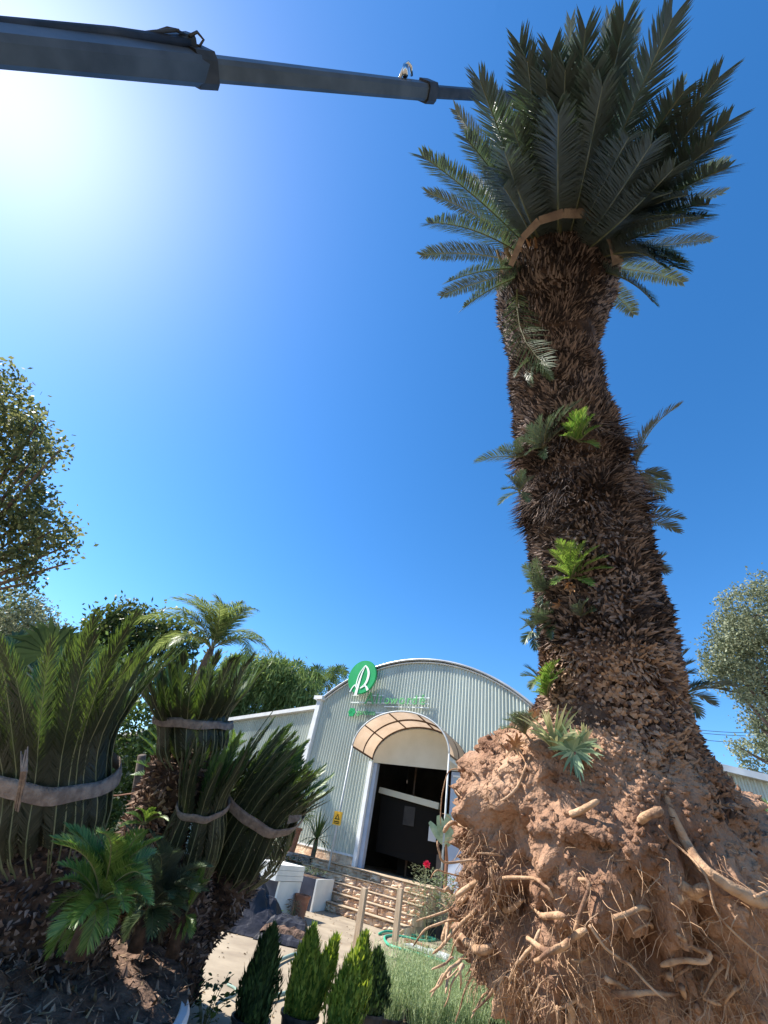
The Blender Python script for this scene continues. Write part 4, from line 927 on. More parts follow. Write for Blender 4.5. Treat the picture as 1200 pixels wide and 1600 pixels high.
def cluster_pts(blobs, ncl, per, spread, seed=0, shell=.55):
    rg = np.random.default_rng(seed); vol = np.array([b[1]**2 for b in blobs]); pr = vol/vol.sum(); ids = rg.choice(len(blobs), ncl, p=pr)
    d = rg.normal(size=(ncl, 3)); d /= np.linalg.norm(d, axis=1)[:, None]; r = rg.uniform(shell, 1, ncl)**.6
    c = np.array([blobs[i][0] for i in ids])+d*(np.array([blobs[i][1] for i in ids])*r)[:, None]
    p = np.repeat(c, per, 0)+rg.normal(size=(ncl*per, 3))*spread
    return c, p
def px_blob(px, py, rpx, dep): return (at(px, py, dep), rpx*dep/F)
def tree(name, label, blobs, base, ncl, per, spread, size, m, seed=0, group=None, bark='treebark', tr=.12, up=.3, aspect=.5, hang=0, cat='tree', branches=14, twig=True):
    bl = [px_blob(*b) for b in blobs]; t = thing(name, label, cat, base, group=group)
    c, p = cluster_pts(bl, ncl, per, spread, seed)
    leaf_mesh('crown', p, size, G[m], t, up, aspect, seed, hang)
    mb = MB(); rg = random.Random(seed); base = V(base); big = max(bl, key=lambda b: b[1]); top = big[0]
    mid = lerp(base, top, .55)+V((rg.uniform(-.2, .2), 0, 0)); mb.tube([base, lerp(base, mid, .5)+V((.05, 0, 0)), mid, top], [tr, tr*.85, tr*.65, tr*.25], 8)
    mb.build('trunk', G[bark], t, smooth=True)
    mb = MB()
    for b in bl:
        q = b[0]; mb.tube([mid, lerp(mid, q, .5)+V((0, 0, .1*b[1])), q], [tr*.4, tr*.25, tr*.1], 5)
        if twig:
            for _ in range(branches):
                cc_ = c[rg.randrange(len(c))]
                if np.linalg.norm(cc_-q) < b[1]*1.1: mb.tube([q, lerp(q, cc_, .6)+V((0, 0, -.05*b[1])), cc_], [tr*.1, tr*.07, tr*.03], 4, cap=False)
    mb.build('branches', G[bark], t); return t
print('trees')
gb = lambda px, dep: (lambda a: V((a[0], a[1], 0)))(at(px, 1250, dep))
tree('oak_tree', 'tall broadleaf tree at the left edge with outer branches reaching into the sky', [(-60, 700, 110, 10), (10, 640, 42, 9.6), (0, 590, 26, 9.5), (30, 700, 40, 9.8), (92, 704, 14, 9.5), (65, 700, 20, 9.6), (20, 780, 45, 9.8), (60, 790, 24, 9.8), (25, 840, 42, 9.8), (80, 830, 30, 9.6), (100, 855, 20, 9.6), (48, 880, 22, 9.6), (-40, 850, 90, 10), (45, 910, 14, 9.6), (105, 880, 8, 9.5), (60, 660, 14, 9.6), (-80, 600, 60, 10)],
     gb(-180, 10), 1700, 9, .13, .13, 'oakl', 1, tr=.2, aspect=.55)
tree('grey_green_tree', 'large grey green tree with fine leaves behind the trunk at the right edge', [(1180, 960, 48, 12), (1150, 990, 36, 12), (1200, 920, 26, 12), (1170, 1050, 52, 12), (1135, 1030, 34, 12), (1125, 1050, 22, 12), (1220, 1020, 80, 12.5), (1205, 1090, 40, 12), (1180, 1130, 10, 12), (1175, 1122, 16, 12), (1210, 1160, 26, 12), (1180, 1180, 22, 12), (1150, 1165, 9, 12), (1168, 1200, 9, 12), (1250, 1150, 60, 12.5)],
     gb(1270, 12), 4200, 9, .10, .085, 'olive', 2, tr=.22, aspect=.6)
tree('background_tree', 'dark broadleaf tree behind, left of the feathery palm', [(160, 985, 28, 22), (195, 975, 30, 22), (230, 985, 30, 22), (265, 995, 26, 22), (145, 1015, 26, 22), (180, 1020, 45, 22), (240, 1030, 45, 22), (140, 990, 10, 22), (193, 955, 12, 22), (290, 1010, 22, 22)], gb(200, 22), 900, 8, .3, .30, 'oak', 3, group='trees beyond the cycads', tr=.2)
tree('background_tree', 'dense green shrub mass behind the two left cycads', [(40, 1040, 60, 17), (-20, 1080, 80, 17), (120, 1060, 50, 17), (170, 1090, 60, 17), (200, 1160, 60, 17), (150, 1220, 70, 17), (100, 1290, 70, 17), (210, 1270, 50, 17), (0, 1200, 90, 17), (0, 1000, 60, 18), (260, 1180, 50, 17)], gb(100, 17), 2600, 9, .22, .22, 'bush', 4, group='trees beyond the cycads', tr=.12)
tree('background_tree', 'green drooping foliage mass rising behind the sloping wing roof', [(380, 1060, 38, 22), (430, 1060, 34, 22), (470, 1080, 30, 22), (400, 1095, 40, 22), (450, 1105, 34, 22), (350, 1085, 38, 22), (340, 1120, 40, 22), (485, 1095, 16, 22), (300, 1100, 50, 22), (420, 1040, 14, 22)], gb(400, 22), 3000, 10, .22, .36, 'bamboo', 5, group='trees beyond the cycads', tr=.1, aspect=.16, hang=.9)
tree('hillside_bush', 'pale dry bush in front of the hill at the far left', [(10, 960, 40, 16), (40, 985, 45, 16), (-30, 1000, 50, 16), (85, 1005, 25, 16)], gb(10, 16), 900, 9, .16, .14, 'olive', 6, group='trees beyond the cycads', tr=.1)
tree('garden_bush', 'dark leafy bush low at the far left between ground and cycads', [(120, 1400, 60, 7), (20, 1410, 70, 7), (200, 1410, 45, 6.8)], gb(100, 7), 500, 9, .12, .11, 'bush', 7, tr=.06, cat='bush')

def palm_tree(name, label, px, py, dep, tips, ll, n=46, m='palm', bulge=.18, hook=.55, w=.022, tr=.16, lean=0, group=None, droop=.35):
    h = at(px, py, dep); base = V((h[0]+lean, h[1], 0)); t = thing(name, label, 'palm', base, group=group)
    mb = MB(); mb.tube([base, lerp(base, h, .5), h+V((0, 0, -.3)), h+V((0, 0, .1))], [tr*1.1, tr, tr*.8, tr*.5], 10); mb.build('trunk', G['treebark'], t, smooth=True)
    for tx, ty, dd in tips:
        tip = at(tx, ty, dep+dd); P, Q = arc_path(h, tip, V((0, 0, 1)), bulge, 11, hook)
        mb = MB(); frond(mb, P, Q, n, ll, w, (62, 35), 10, .12, .025, droop=droop, jit=.25); mb.build('frond', [G[m], G['rachis']], t)
    return t
palm_tree('queen_palm', 'tall feathery palm with arching fronds behind the middle bound cycad', 330, 1015, 17, [(222, 960, .5), (255, 945, -1), (282, 930, .5), (300, 925, -.5), (318, 945, 1), (345, 935, 1), (340, 935, -1), (378, 938, .2), (400, 945, -.5), (425, 1010, .3), (405, 990, 1.5), (270, 1000, -1.5), (395, 1020, -1.5), (240, 1010, 1), (345, 950, 2)], .68, n=80, w=.034, tr=.2)
def fan_palm(label, px, py, dep, leaves, nseg=26, m='fan', group=None, tr=.14):
    h = at(px, py, dep); base = V((h[0], h[1], 0)); t = thing('fan_palm', label, 'palm', base, group=group)
    mb = MB(); mb.tube([base, lerp(base, h, .5), h], [tr, tr*.9, tr*.8], 9); mb.build('trunk', G['treebark'], t, smooth=True)
    for (hx, hy, dd, rpx, rot) in leaves:
        c = at(hx, hy, dep+dd); r = rpx*dep/F; d = nrm(c-h+V((0, 0, .2))); X = nrm(np.cross(d, nrm(C0-c)))
        mb = MB(); mb.tube([h, lerp(h, c, .6), c], [.02, .016, .012], 5, 1)
        N = nrm(np.cross(X, d))
        for k in range(nseg):
            a = math.radians(lerp(-115, 115, k/(nseg-1))+rot+U(-2, 2)); dr = math.cos(a)*d+math.sin(a)*X; L = r*U(.85, 1.1); s = nrm(np.cross(dr, N)); q = L*.06
            e1_ = c+dr*L*.6+N*q*(1 if k % 2 else -1)*.4; tp = c+dr*L+V((0, 0, -L*U(.05, .3)))
            mb.add([c, e1_-s*q, e1_+s*q, tp], [(0, 1, 2), (1, 3, 2)])
        mb.build('fan_leaf', [G[m], G['rachis']], t)
    return t
fan_palm('fan palm with a big round leaf at the upper left, above the largest cycad', 85, 1090, 6.2, [(75, 1020, 0, 62, 0), (40, 1050, .3, 50, -40), (130, 1040, .4, 45, 30), (20, 1010, .6, 45, -10), (100, 1075, -.3, 45, 40), (60, 1100, -.3, 50, -50)], 30, group='fan palms')
random.seed(8)
fan_palm('dark fan palm beyond the wing roof, left of the round sign', 485, 1070, 24, [(470+U(-30, 30), 1060+U(-22, 28), U(-1, 1), 20, U(-60, 60)) for _ in range(26)], 16, group='fan palms')
fan_palm('dark fan palm touching the hall roof beside the round sign', 515, 1078, 25, [(515+U(-20, 18), 1066+U(-16, 26), U(-1, 1), 18, U(-60, 60)) for _ in range(18)], 16, group='fan palms')
# power cables
for k, (y0, y1) in enumerate(((1134, 1141), (1138, 1146), (1148, 1157))):
    mb = MB(); a, b = at(1000, y0-9, 26+k*.2), at(1210, y1+4, 24+k*.2); pts = [lerp(a, b, i/10)+V((0, 0, -.25*math.sin(math.pi*i/10))) for i in range(11)]; mb.tube(pts, .016, 5)
    tag(mb.build('power_cable', G['wire']), ['topmost of three power cables right of the trunk', 'middle of three power cables right of the trunk', 'lowest of three power cables right of the trunk'][k], 'cable', 'power cables')
print('trees done', len(bpy.data.objects))

# ================================================================ NURSERY PLANTS AND GARDEN THINGS
def gxy(px, py): q = atz(px, py, 0); return V((q[0], q[1], 0))
def pot(name, mats, parent, c, r, h, rim=.012):
    mb = MB(); mb.lathe(c, [(r*.76, .0), (r*.98, h*.9), (r*1.07, h*.9), (r*1.07, h), (r*.95, h), (r*.93, h*.86), (0, h*.86)], 28); return mb.build(name, mats, parent, smooth=False)
def thuja(label, px, py_top, x, y, hw, m='thuja', seed=0, tops=1, potr=.15, poth=.24, lean=0, split=None):
    rg = random.Random(seed); t = thing('potted_thuja', label, 'shrub', (x, y, 0), group='potted thuja shrubs')
    pot('pot', G['potblack'], t, (x, y, .0), potr, poth)
    ht = z_at(x, y, py_top); mb = MB(); heads = split or [(0, 0, 1.0, 1.0)]
    for (ox, oy, hf, wf) in heads:
        H = ht*hf
        for k in range(int(6500*wf)):
            q = rg.random()**.85; z = poth*.8+(H-poth*.8)*q; prof = math.sin(math.pi*min(1, (q*.88+.12))**.8)**.75*(1-.25*q)
            a = rg.uniform(0, 2*math.pi); lob = 1+.12*math.sin(3*a+seed)+.42*noise.noise(Vector((math.cos(a)*2.6, math.sin(a)*2.6, q*4+seed)))
            rr_ = hw*wf*prof*lob*rg.uniform(.45, 1.04); c = V((x+ox*(.3+q*.9)+rr_*math.cos(a)+lean*q, y+oy*(.3+q*.9)+rr_*math.sin(a), z))
            out = V((math.cos(a), math.sin(a), 0)); L = rg.uniform(.022, .055) if rg.random() < .85 else rg.uniform(.06, .10); up = nrm(V((0, 0, 1))+out*.28+V([rg.uniform(-.3, .3) for _ in range(3)])); s = nrm(np.cross(up, out))
            if rg.random() < .5: s = nrm(s+out*rg.uniform(-1, 1))
            w_ = min(L*.14, .007); mb.add([c, c+up*L*.45+s*w_*1.7, c+up*L, c+up*L*.45-s*w_*1.7, c+up*L*.65+s*w_*3.0, c+up*L*.65-s*w_*3.0, c+up*L*.2], [(0, 1, 2, 3), (6, 1, 4), (6, 3, 5)])
    mb.build('foliage', G[m], t)
    mb = MB(); mb.tube([(x, y, poth*.8), (x+lean*.4, y, ht*.45), (x+lean*.8, y, ht*.8)], [.014, .01, .004], 6); mb.build('stem', G['treebark'], t)
    return t
thuja('potted thuja coloured dark for shade, leftmost of the potted thujas', 400, 1458, -.16, 5.15, .16, 'thujad', 1, potr=.15, poth=.2)  # shade on this shrub is painted by its dark foliage colour
thuja('golden green thuja with two tips in a black pot, left of the leaning one', 475, 1458, .23, 5.5, .15, 'thuja', 2, split=[(-.03, 0, 1.0, 1.0), (.17, .03, .95, .75)], potr=.16, poth=.2)
thuja('tallest golden green thuja, leaning right beside the left timber stake', 545, 1464, .56, 5.35, .165, 'thuja', 3, lean=.12, poth=.18)
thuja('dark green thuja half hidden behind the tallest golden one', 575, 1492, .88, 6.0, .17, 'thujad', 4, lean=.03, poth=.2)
# broad leaved seedling at the tub
def leafy(name, label, c, n, L, spread, h, m, cat='plant', seed=0, asp=.6, group=None):
    rg = random.Random(seed); c = V(c); t = thing(name, label, cat, c, group=group); mb = MB(); ms = MB()
    for k in range(n):
        a = rg.uniform(0, 2*math.pi); r = spread*rg.random()**.6; p = c+V((r*math.cos(a), r*math.sin(a), h*rg.uniform(.3, 1)))
        if k < 14: ms.tube([c, lerp(c, p, .5)+V((0, 0, .03)), p], [.004, .003, .002], 4)
        d = nrm(V((math.cos(a), math.sin(a), rg.uniform(-.5, .6)))+V([rg.uniform(-.4, .4) for _ in range(3)])); s = nrm(np.cross(d, V((0, 0, 1))+V([rg.uniform(-.5, .5) for _ in range(3)]))); l = L*rg.uniform(.6, 1.2); u = np.cross(s, d)
        mb.add([p, p+d*l*.3+s*l*asp*.4, p+d*l*.7+s*l*asp*.38, p+d*l-u*l*.1, p+d*l*.7-s*l*asp*.38, p+d*l*.3-s*l*asp*.4], [(0, 1, 2, 3), (0, 3, 4, 5)])
    mb.build('leaves', G[m], t); ms.build('stems', G['rachis'], t); return t
c = atz(325, 1590, .1); leafy('leafy_seedling', 'small broad leaved plant at the bottom beside the white tub', (c[0]-.02, c[1], 0), 90, .07, .16, .34, 'bush', seed=3)
# wispy shrubs
wm = []
for v in range(4):
    rg = random.Random(v); mb = MB()
    for k in range(170):
        a = rg.uniform(0, 2*math.pi); r0_ = .10*rg.random()**.5; p = V((r0_*math.cos(a), r0_*math.sin(a), .02)); d = nrm(V((math.cos(a)*.12, math.sin(a)*.12, 1))+V((rg.uniform(-.1, .1), rg.uniform(-.1, .1), 0))); H = rg.uniform(.45, 1.0)*.95; P = [p]
        for j in range(6): P.append(P[-1]+d*H/6); d = nrm(d+V((rg.uniform(-.1, .1), rg.uniform(-.1, .1), 0)))
        s = nrm(np.cross(d, (rg.uniform(-1, 1), rg.uniform(-1, 1), 0))); vs = []
        for j, q in enumerate(P): w_ = .0038*(1-j/7); vs += [q-s*w_, q+s*w_]
        mb.add(vs, [(2*j, 2*j+1, 2*j+3, 2*j+2) for j in range(6)])
        for j in range(16):
            f = rg.uniform(.25, 1)*5.99; i = int(f); q = lerp(P[i], P[i+1], f-i); e_ = nrm(V((rg.uniform(-1, 1), rg.uniform(-1, 1), rg.uniform(.6, 2.2)))); L = rg.uniform(.022, .055) if rg.random() < .85 else rg.uniform(.06, .10); s = nrm(np.cross(e_, V((rg.uniform(-1, 1), rg.uniform(-1, 1), .1))))
            mb.add([q-s*.0022, q+s*.0022, q+e_*L], [(0, 1, 2)])
    wm.append(mesh_of(mb, 'stems', [G['wisp']]))
pm = MB(); pm.lathe((0, 0, 0), [(.10, 0), (.125, .18), (.135, .18), (.135, .2), (.12, .2), (.115, .17), (0, .17)], 18); pm = mesh_of(pm, 'pot', [G['potblack']])
rg = random.Random(12); spots = []
for row, (y, n, x0, x1) in enumerate(((6.35, 7, 1.15, 3.0), (6.75, 8, 1.25, 3.7), (7.2, 8, 1.3, 4.4), (7.7, 8, 1.6, 5.2), (8.3, 8, 1.9, 6.0), (9.2, 7, 3.0, 7.4))):
    for k in range(n): spots.append((lerp(x0, x1, k/(n-1))+rg.uniform(-.07, .07), y+rg.uniform(-.1, .1), row, k))
rown = ['front', 'second', 'third', 'fourth', 'fifth', 'rearmost']; kn = ['first', 'second', 'third', 'fourth', 'fifth', 'sixth', 'seventh', 'eighth']
for i, (x, y, row, k) in enumerate(spots):
    t = thing('wispy_shrub', 'potted shrub of pale wispy upright stems, %s from left in the %s row' % (kn[k], rown[row]), 'shrub', (x, y, 0), group='wispy potted shrubs below the root ball')
    for me, nm in ((wm[i % 4], 'stems'), (pm, 'pot')):
        o = bpy.data.objects.new(nm, me); COL.objects.link(o); o.parent = t
    sc = rg.uniform(.82, 1.02)*(z_at(x, y, 1500 if row > 0 else 1512)/.93 if x < 2.2 else .95); sc = min(max(sc, .6), 1.15); t.scale = (1.15, 1.15, sc); t.rotation_euler = (0, 0, rg.uniform(0, 6))
leafy('airy_shrub', 'pale grey green airy shrub left of the wispy pots, before the timber stakes', (1.42, 7.4, 0), 900, .035, .30, z_at(1.42, 7.4, 1478), 'wisp', 'shrub', seed=9, asp=.3)
# timber stakes
for i, (px_, pyb, pyt, pxt) in enumerate(((556, 1482, 1388, 562), (616, 1482, 1388, 624))):
    b = gxy(px_, pyb); h = z_at(b[0], b[1], pyt); mb = MB(); mb.box(b+V((0, 0, h/2)), (.10, .09, h), AX); 
    mb.add([b+V((0, 0, h))+td*.05*a+nd*.045*c_ for a, c_ in ((-1, -1), (1, -1), (1, 1), (-1, 1))]+[b+V((0, 0, h+.008))], [(0, 1, 4), (1, 2, 4), (2, 3, 4), (3, 0, 4)])
    tag(mb.build('timber_stake', G['wood']), ['left one of the two square timber stakes standing before the steps', 'right one of the two square timber stakes, beside the green hose'][i], 'stake', 'timber stakes')
# white planters with dark sides
def planter(label, px0, px1, pyb, pyt, depth, seed, top=None):
    a = gxy(px0, pyb); b = gxy(px1, pyb-4); wv = b-a; wd = np.linalg.norm(wv[:2]); x = nrm(wv); y = V((-x[1], x[0], 0)); c = (a+b)/2; h = z_at(c[0], c[1], pyt)
    t = thing('planter_box', label, 'planter', c+y*depth/2, group='tall white planter boxes')
    cc0 = c+y*depth/2; ax = [x, y, V((0, 0, 1))]
    mb = MB(); mb.box(c+y*.02+V((0, 0, h/2)), (wd, .04, h), ax); mb.build('front_panel', G['planter'], t)
    mb = MB(); mb.box(cc0-x*(wd/2-.015)+V((0, 0, h/2-.003))+y*.02, (.03, depth-.05, h-.006), ax); mb.build('side_panel', G['planterd'], t)
    mb = MB(); mb.box(cc0+x*(wd/2-.02)+V((0, 0, h/2-.003))+y*.02, (.03, depth-.05, h-.006), ax); mb.build('side_panel', G['planterd'], t)
    mb = MB(); mb.box(cc0+V((0, 0, h-.05))+y*.02, (wd-.1, depth-.1, .04), ax); mb.build('soil', G['soil'], t)
    return c, x, y, wd, h, ax
c, x, y, wd, h, ax = planter('tall white planter box with black side and stacked foam trays on top', 424, 460, 1434, 1378, 1.5, 1)
t = thing('foam_tray_stack', 'two white foam trays stacked on the left tall planter', 'trays', c+V((0, 0, h)))
for k in range(3):
    mb = MB(); mb.box(c+y*.3-x*.12+V((0, 0, h+.05+k*.085)), (wd*1.25-.02*k, .62, .08), ax); mb.build('tray', G['planter'], t)
c, x, y, wd, h, ax = planter('tall white planter box with black side next to the steps', 486, 514, 1426, 1374, 1.2, 2)
leafy('planter_seedlings', 'dark seedlings in black trays on the right tall planter', c+y*.4+V((0, 0, h)), 120, .06, .35, .16, 'thujad', seed=21)
c0 = gxy(392, 1437); mb = MB(); mb.box(c0+V((-.1, .3, .11)), (1.1, .5, .2), ax); tag(mb.build('foam_box', G['planter']), 'low white foam box on the ground left of the tall planters', 'box')
c0 = gxy(428, 1441); mb = MB(); mb.box(c0+V((-.05, -.05, .05)), (.9, .35, .10), ax); tag(mb.build('seed_tray', G['potblack']), 'flat black tray on the ground before the left tall planter', 'tray')
leafy('tray_plants', 'low green plants in the flat black tray before the planter', c0+V((-.05, 0, .09)), 60, .06, .3, .1, 'thujad', seed=22)
c0 = gxy(466, 1434); t = thing('terracotta_pot', 'plain terracotta pot standing between the two tall planters', 'pot', c0); pot('pot_body', G['terra'], t, c0, .16, .36)
leafy('pot_grass', 'dry grass tuft leaning beside the terracotta pot', gxy(456, 1436), 60, .14, .08, .3, 'deadleaf', seed=31, asp=.12)
# plastic sheet heap
mb = MB(); c0 = gxy(398, 1462); n = 36; vs = []
for i in range(n):
    for j in range(n):
        u_ = lerp(-1, 1, i/(n-1)); v_ = lerp(-1, 1, j/(n-1)); p = c0+V((u_*1.0-.25, v_*.6+.35, 0)); r = math.hypot(u_, v_)
        h = max(0, 1-r)**1.15*.70*(1-.3*u_)+abs(noise.noise(Vector((u_*3.2, v_*3.2, 4))))*.20*max(0, 1.2-r)+.07*abs(noise.noise(Vector((u_*9, v_*5, 7))))*max(0, 1.2-r)
        vs.append(p+V((.05*noise.noise(Vector((u_*6, v_*6, 1))), 0, h+.01)))
mb.add(vs, [(i*n+j, (i+1)*n+j, (i+1)*n+j+1, i*n+j+1) for i in range(n-1) for j in range(n-1)]); tag(mb.build('plastic_sheet', G['tarp']), 'crumpled black plastic sheet heaped over a mound beside the path', 'sheet')
t = thing('soil_bags', 'flattened dark soil bags piled at the right end of the plastic sheet', 'bags', gxy(440, 1470))
for k in range(3):
    mb = MB(); q = gxy(438+k*3, 1472-k*2); vs = []; m_ = 14
    for i in range(m_):
        for j in range(m_):
            u_ = lerp(-1, 1, i/(m_-1)); v_ = lerp(-1, 1, j/(m_-1)); z = .09*(1-u_**6)*(1-v_**6)+.05*abs(noise.noise(Vector((u_*4, v_*6, k+5))))+.02*noise.noise(Vector((u_*3, v_*3, k)))
            vs.append(q+V((u_*.42*(1-.1*k), v_*.28, z+.08*k+.01)))
    mb.add(vs, [(i*m_+j, (i+1)*m_+j, (i+1)*m_+j+1, i*m_+j+1) for i in range(m_-1) for j in range(m_-1)]); mb.build('bag', [G['tarp'], G['soil'], G['tarp']][k], t)
# hoses
def hose(label, pts, r=.016, m='hose', z=.03):
    P = [V((*gxy(a, b)[:2], z+.01*math.sin(i))) for i, (a, b) in enumerate(pts)]; Q = []
    for i in range(len(P)-1):
        a = P[max(i-1, 0)]; b = P[i]; c_ = P[i+1]; d = P[min(i+2, len(P)-1)]
        for j in range(6):
            t_ = j/6; Q.append(.5*((2*b)+(c_-a)*t_+(2*a-5*b+4*c_-d)*t_*t_+(3*b-a-3*c_+d)*t_**3))
    Q.append(P[-1]); mb = MB(); mb.tube(Q, r, 8); tag(mb.build('garden_hose', G[m], smooth=True), label, 'hose')
hose('bright green garden hose looping round the right timber stake', [(592, 1462), (606, 1459), (640, 1464), (680, 1470), (660, 1472), (625, 1465), (602, 1466), (604, 1478), (620, 1486), (650, 1494), (690, 1505), (740, 1520)], .022)
G['hoseg'] = mat('grey_green_hose', (.20, .30, .26), (.26, .36, .31), 9, .45)
hose('grey green hose lying between the potted thujas', [(395, 1576), (420, 1568), (445, 1560), (470, 1552), (500, 1535), (520, 1515), (515, 1500), (470, 1495), (440, 1505), (425, 1516), (400, 1530)], .02, 'hoseg')
hose('grey hose curling beside the leafy seedling', [(330, 1596), (345, 1590), (360, 1582), (362, 1570), (350, 1560)], .012, 'hoseg', .1)
# crates and boards at the foot of the steps
t = thing('plant_crate', 'black plastic crate of seedlings at the foot of the steps', 'crate', gxy(632, 1452))
c0 = gxy(632, 1452); mb = MB(); q = c0
for dx, dy, sx, sy in ((0, -.2, .9, .03), (0, .2, .9, .03), (-.45, 0, .03, .43), (.45, 0, .03, .43)): mb.box(q+td*dx-nd*dy*-1+V((0, 0, .12)), (sx, sy, .22), AX)
mb.box(q+V((0, 0, .03)), (.86, .4, .03), AX); mb.build('crate_body', G['potblack'], t)
mb = MB(); mb.box(q-nd*.222+td*.15+V((0, 0, .14)), (.36, .012, .05), AX); mb.build('crate_label', G['post'], t)
leafy('crate_seedlings', 'pale wispy seedlings growing in the black crate', q+V((0, 0, .2)), 260, .06, .3, .55, 'wisp', seed=41, asp=.12)
c0 = gxy(668, 1462); mb = MB(); mb.box(c0+V((0, 0, .12)), (.6, .4, .22), AX); tag(mb.build('pot_block', G['potblack']), 'black pots in a block right of the seedling crate', 'pots')
leafy('dark_seedlings', 'dark leaved seedlings in black pots before the steps', gxy(655, 1448)+V((0, 0, .3)), 160, .08, .26, .45, 'thujad', seed=42)
mb = MB(); c0 = gxy(650, 1481); mb.box(c0+V((0, 0, .05)), (.5, .12, .07), AX); tag(mb.build('wood_block', G['brown']), 'short reddish wooden block lying beside the green hose', 'block')
mb = MB(); c0 = gxy(675, 1492); mb.box(c0+V((0, 0, .04)), (1.0, .5, .03), AX); tag(mb.build('grey_board', G['post']), 'flat grey board on the ground right of the hose', 'board')
# bushes by the canopy post, red flower, succulent
leafy('flowering_bush', 'yellow green airy bush at the right end of the steps', Wf(3.3, 2.0, 0), 900, .075, .5, 1.25, 'olive', 'bush', seed=51, asp=.4)
leafy('low_bush', 'green bush below the succulent beside the right canopy post', Wf(3.5, 1.2, .3), 400, .09, .4, .9, 'bush', 'bush', seed=52, asp=.5)
p = Wf(2.75, 1.1, 0); t = thing('red_flower', 'single red flower on a green stem beside the canopy post', 'flower', p)
mb = MB(); z = z_at(p[0], p[1], 1352); mb.tube([p+V((0, 0, .5)), p+V((0, 0, z))], .012, 5); mb.build('stem', G['rachis'], t)
mb = MB()
for k in range(40): d = nrm([U(-1, 1), U(-1, 1), U(-.3, 1)]); s = nrm(np.cross(d, (U(-1, 1), U(-1, 1), 1))); q = p+V((0, 0, z)); mb.add([q, q+d*.06+s*.035, q+d*.11, q+d*.06-s*.035], [(0, 1, 2, 3)])
mb.build('bloom', G['red'], t)
p = at(698, 1345, 11.0); t = thing('paddle_succulent', 'grey green paddle leaved succulent beside the right canopy post', 'succulent', V((p[0], p[1], 0)))
mb = MB(); mb.tube([V((p[0], p[1], .3)), p, at(697, 1318, 11)], [.05, .045, .03], 8); mb.build('stem', G['brown'], t)
for a, b, w_, l in ((-26, -34, .1, 0), (-12, -44, .12, 0), (4, -46, .14, 0), (12, -30, .13, 0), (-4, -22, .13, 0)):
    q0 = at(697, 1322, 11); q1 = at(697+a, 1318+b, 11-.1); d = nrm(q1-q0); L = np.linalg.norm(q1-q0); s = nrm(np.cross(d, nrm(C0-q0))); nn = nrm(np.cross(s, d)); mb = MB(); vs = []
    for j in range(9):
        f = j/8; ww = w_*math.sin(math.pi*min(1, f*.85+.08))**.7; vs += [q0+d*L*f-s*ww, q0+d*L*f+nn*.03*math.sin(math.pi*f), q0+d*L*f+s*ww]
    mb.add(vs, [(3*j+k, 3*j+k+1, 3*j+k+4, 3*j+k+3) for j in range(8) for k in range(2)]); mb.build('paddle_leaf', G['succ'], t, smooth=True)
# plants on the left of the facade
def yucca(name, label, base, h, tips_n, L, m, seed, droop=.1, w=.022, tr=.05, dead=0):
    rg = random.Random(seed); t = thing(name, label, 'plant', base); b = V(base); top = b+V((0, 0, h)); mb = MB(); mb.tube([b, top], [tr*1.2, tr], 8); mb.build('stem', G['treebark'], t)
    mb = MB(); ang = math.pi*2/tips_n
    for k in range(tips_n+dead):
        a = k*2.4; e_ = rg.uniform(.25, 1.45) if k < tips_n else rg.uniform(-.3, .15); d = V((math.cos(a)*math.cos(e_), math.sin(a)*math.cos(e_), math.sin(e_))); l = L*rg.uniform(.75, 1.1); P = [top]
        dr = droop if k < tips_n else .3
        for j in range(5): P.append(P[-1]+d*l/5); d = nrm(d+V((0, 0, -dr)))
        s = nrm(np.cross(d, (0, 0, 1))); vs = []
        for j, q in enumerate(P): ww = w*(.7+.6*math.sin(math.pi*j/5))*(1-j/5.2); vs += [q-s*ww, q+s*ww]
        mb.add(vs, [(2*j, 2*j+1, 2*j+3, 2*j+2) for j in range(5)])
    mb.build('leaves', G[m], t); return t
p = Wf(-1.05, .95, LZ); yucca('yucca', 'dark spiky yucca on the wall before the corrugated front', p, .45, 26, .85, 'fan', 3, droop=.03, w=.035, tr=.06, dead=14)
p = Wf(-1.9, 1.02, LZ); t = thing('terracotta_pot', 'tall terracotta pot with fine leaved plant on the stone wall', 'pot', p); mb = MB(); mb.lathe(p, [(.14, 0), (.19, .55), (.22, .55), (.22, .62), (.18, .62), (.17, .52), (0, .52)], 24); mb.build('pot_body', G['terra'], t)
leafy('potted_plant', 'fine leaved pale plant growing from the tall terracotta pot', p+V((0, 0, .55)), 420, .22, .34, .85, 'wisp', seed=61, asp=.1)
p = Wf(-2.9, 1.3, .4); leafy('flower_clump', 'low green clump with leaves along the stone wall top', p, 500, .09, .5, .6, 'bush', 'flowers', seed=62)
t = thing('pink_flowers', 'pink and white flowers above the stone wall left of the trays', 'flowers', p+V((-.2, 0, 0))); mb = MB(); random.seed(71)
for k in range(90): q = p+V((U(-.75, .1), U(-.3, .2), U(.35, .75))); d = nrm([U(-1, 1), U(-1, 1), U(0, 1)]); s = nrm(np.cross(d, (U(-1, 1), U(-1, 1), 1))); mb.add([q, q+d*.05+s*.035, q+d*.09, q+d*.05-s*.035], [(0, 1, 2, 3)])
mb.build('blooms', G['pink'], t)
leafy('wall_plants', 'dark low plants along the foot of the stone wall by the steps', Wf(-1.6, 1.25, .3), 420, .08, .7, .5, 'thujad', seed=63)
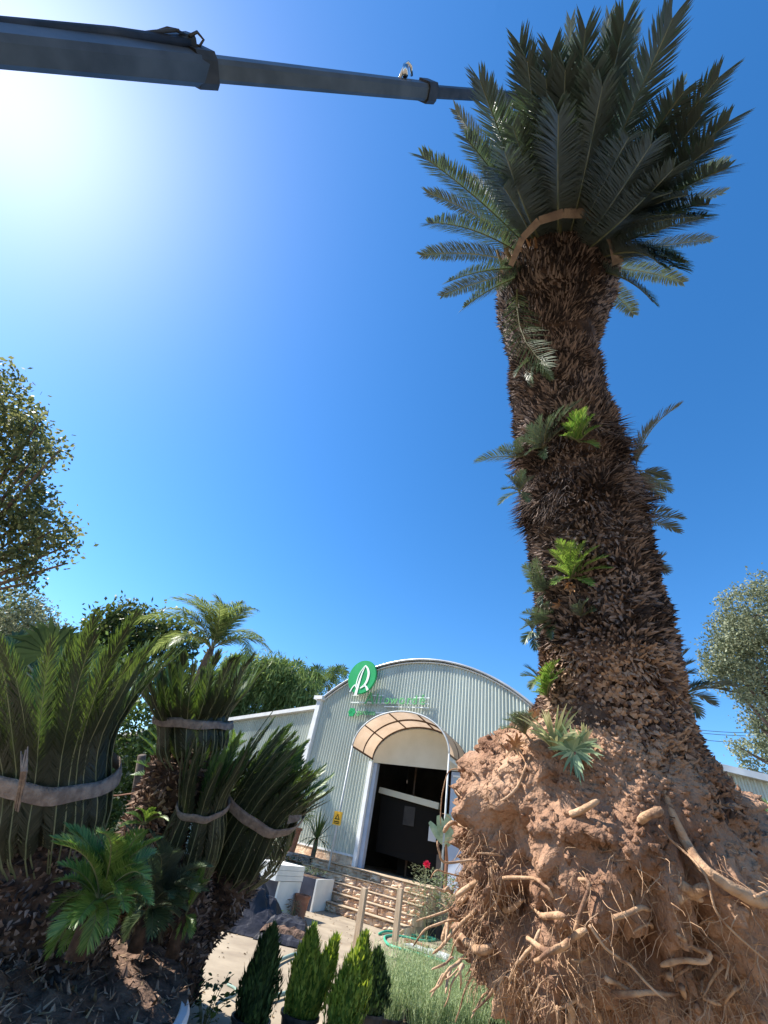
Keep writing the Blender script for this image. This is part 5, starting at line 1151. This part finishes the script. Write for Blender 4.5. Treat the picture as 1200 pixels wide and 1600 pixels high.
# yellow sign on the left canopy post
b = Wf(-.22, 1.245, 0); z0 = z_at(b[0], b[1], 1289); z1 = z_at(b[0], b[1], 1268); t = thing('warning_sign', 'small yellow warning sign on the left canopy post', 'sign', b+V((0, 0, z0)))
zc = (z0+z1)/2; hh = z1-z0
mb = MB(); mb.box(b+V((0, 0, zc)), (.30, .015, hh), AX); bd = mb.build('board', G['yellow'], t)
f = b-nd*.012+V((0, 0, zc))
mb = MB()
for pl in (((0, .11), (-.09, -.03), (.09, -.03)),): mb.add([f+td*a+V((0, 0, c_)) for a, c_ in pl]+[f+td*a*.6+V((0, 0, c_*.6+.008))-nd*.001 for a, c_ in pl], [(0, 1, 4, 3), (1, 2, 5, 4), (2, 0, 3, 5)])
mb.build('symbol', G['black'], bd)
mb = MB(); mb.box(f+V((0, 0, -.085)), (.2, .004, .022), AX); mb.box(f+V((0, 0, -.125)), (.2, .004, .014), AX); mb.build('text_line', G['black'], bd)
# palm-like leaf at the right edge
palm_tree('young_palm', 'bright green palm leaves at the right edge before the wing wall', 1225, 1330, 6.0, [(1192, 1270, 0), (1180, 1300, 0), (1200, 1255, .2), (1186, 1322, .1), (1210, 1245, 0), (1230, 1250, 0), (1190, 1290, .3)], .22, n=26, m='cy_new', bulge=.06, hook=.1, w=.012, tr=.08, droop=.1)
# fallen leaves and grit near the path
mb = MB(); random.seed(77)
for k in range(700):
    x_, y_ = U(-1.5, 4.5), U(5, 14); a = U(0, 6.3); l = U(.01, .035); q = V((x_, y_, .012)); d = V((math.cos(a), math.sin(a), 0)); s = V((-d[1], d[0], 0)); mb.add([q, q+d*l+s*l*.5+V((0, 0, .01)), q+d*l*2, q+d*l-s*l*.5], [(0, 1, 2, 3)])
tag(mb.build('leaf_litter', G['deadleaf']), 'scattered dry leaves and grit on the path', 'leaf litter', kind='stuff')
print('all done', len(bpy.data.objects))


# loose ends of two binding tapes
o = [x for x in bpy.data.objects if x.get('label', '').startswith('largest bound cycad')][0]
mb = MB(); random.seed(3)
for k in range(9):
    x = 34+U(-6, 6); mb.tube([at(x-8, 1262+U(-8, 8), 2.55), at(x, 1225, 2.5), at(x+3, 1205, 2.48), at(x+U(-3, 10), 1172+U(-8, 8), 2.55)], [.004, .006, .007, .003], 5)
mb.build('tape_knot', G['burlap'], o)
o = [x for x in bpy.data.objects if x.get('label', '').startswith('bound cycad leaning right')][0]
mb = MB(); a, b, c_, d = at(452, 1274, 3.65), at(472, 1273, 3.62), at(467, 1283, 3.6), at(448, 1288, 3.63); n_ = nrm(C0-a)*.008
mb.add([a, b, c_, d, V(a)+n_, V(b)+n_, V(c_)+n_, V(d)+n_], [(3, 2, 1, 0), (4, 5, 6, 7), (0, 1, 5, 4), (1, 2, 6, 5), (2, 3, 7, 6), (3, 0, 4, 7)]); mb.build('tape_end', G['burlap'], o)
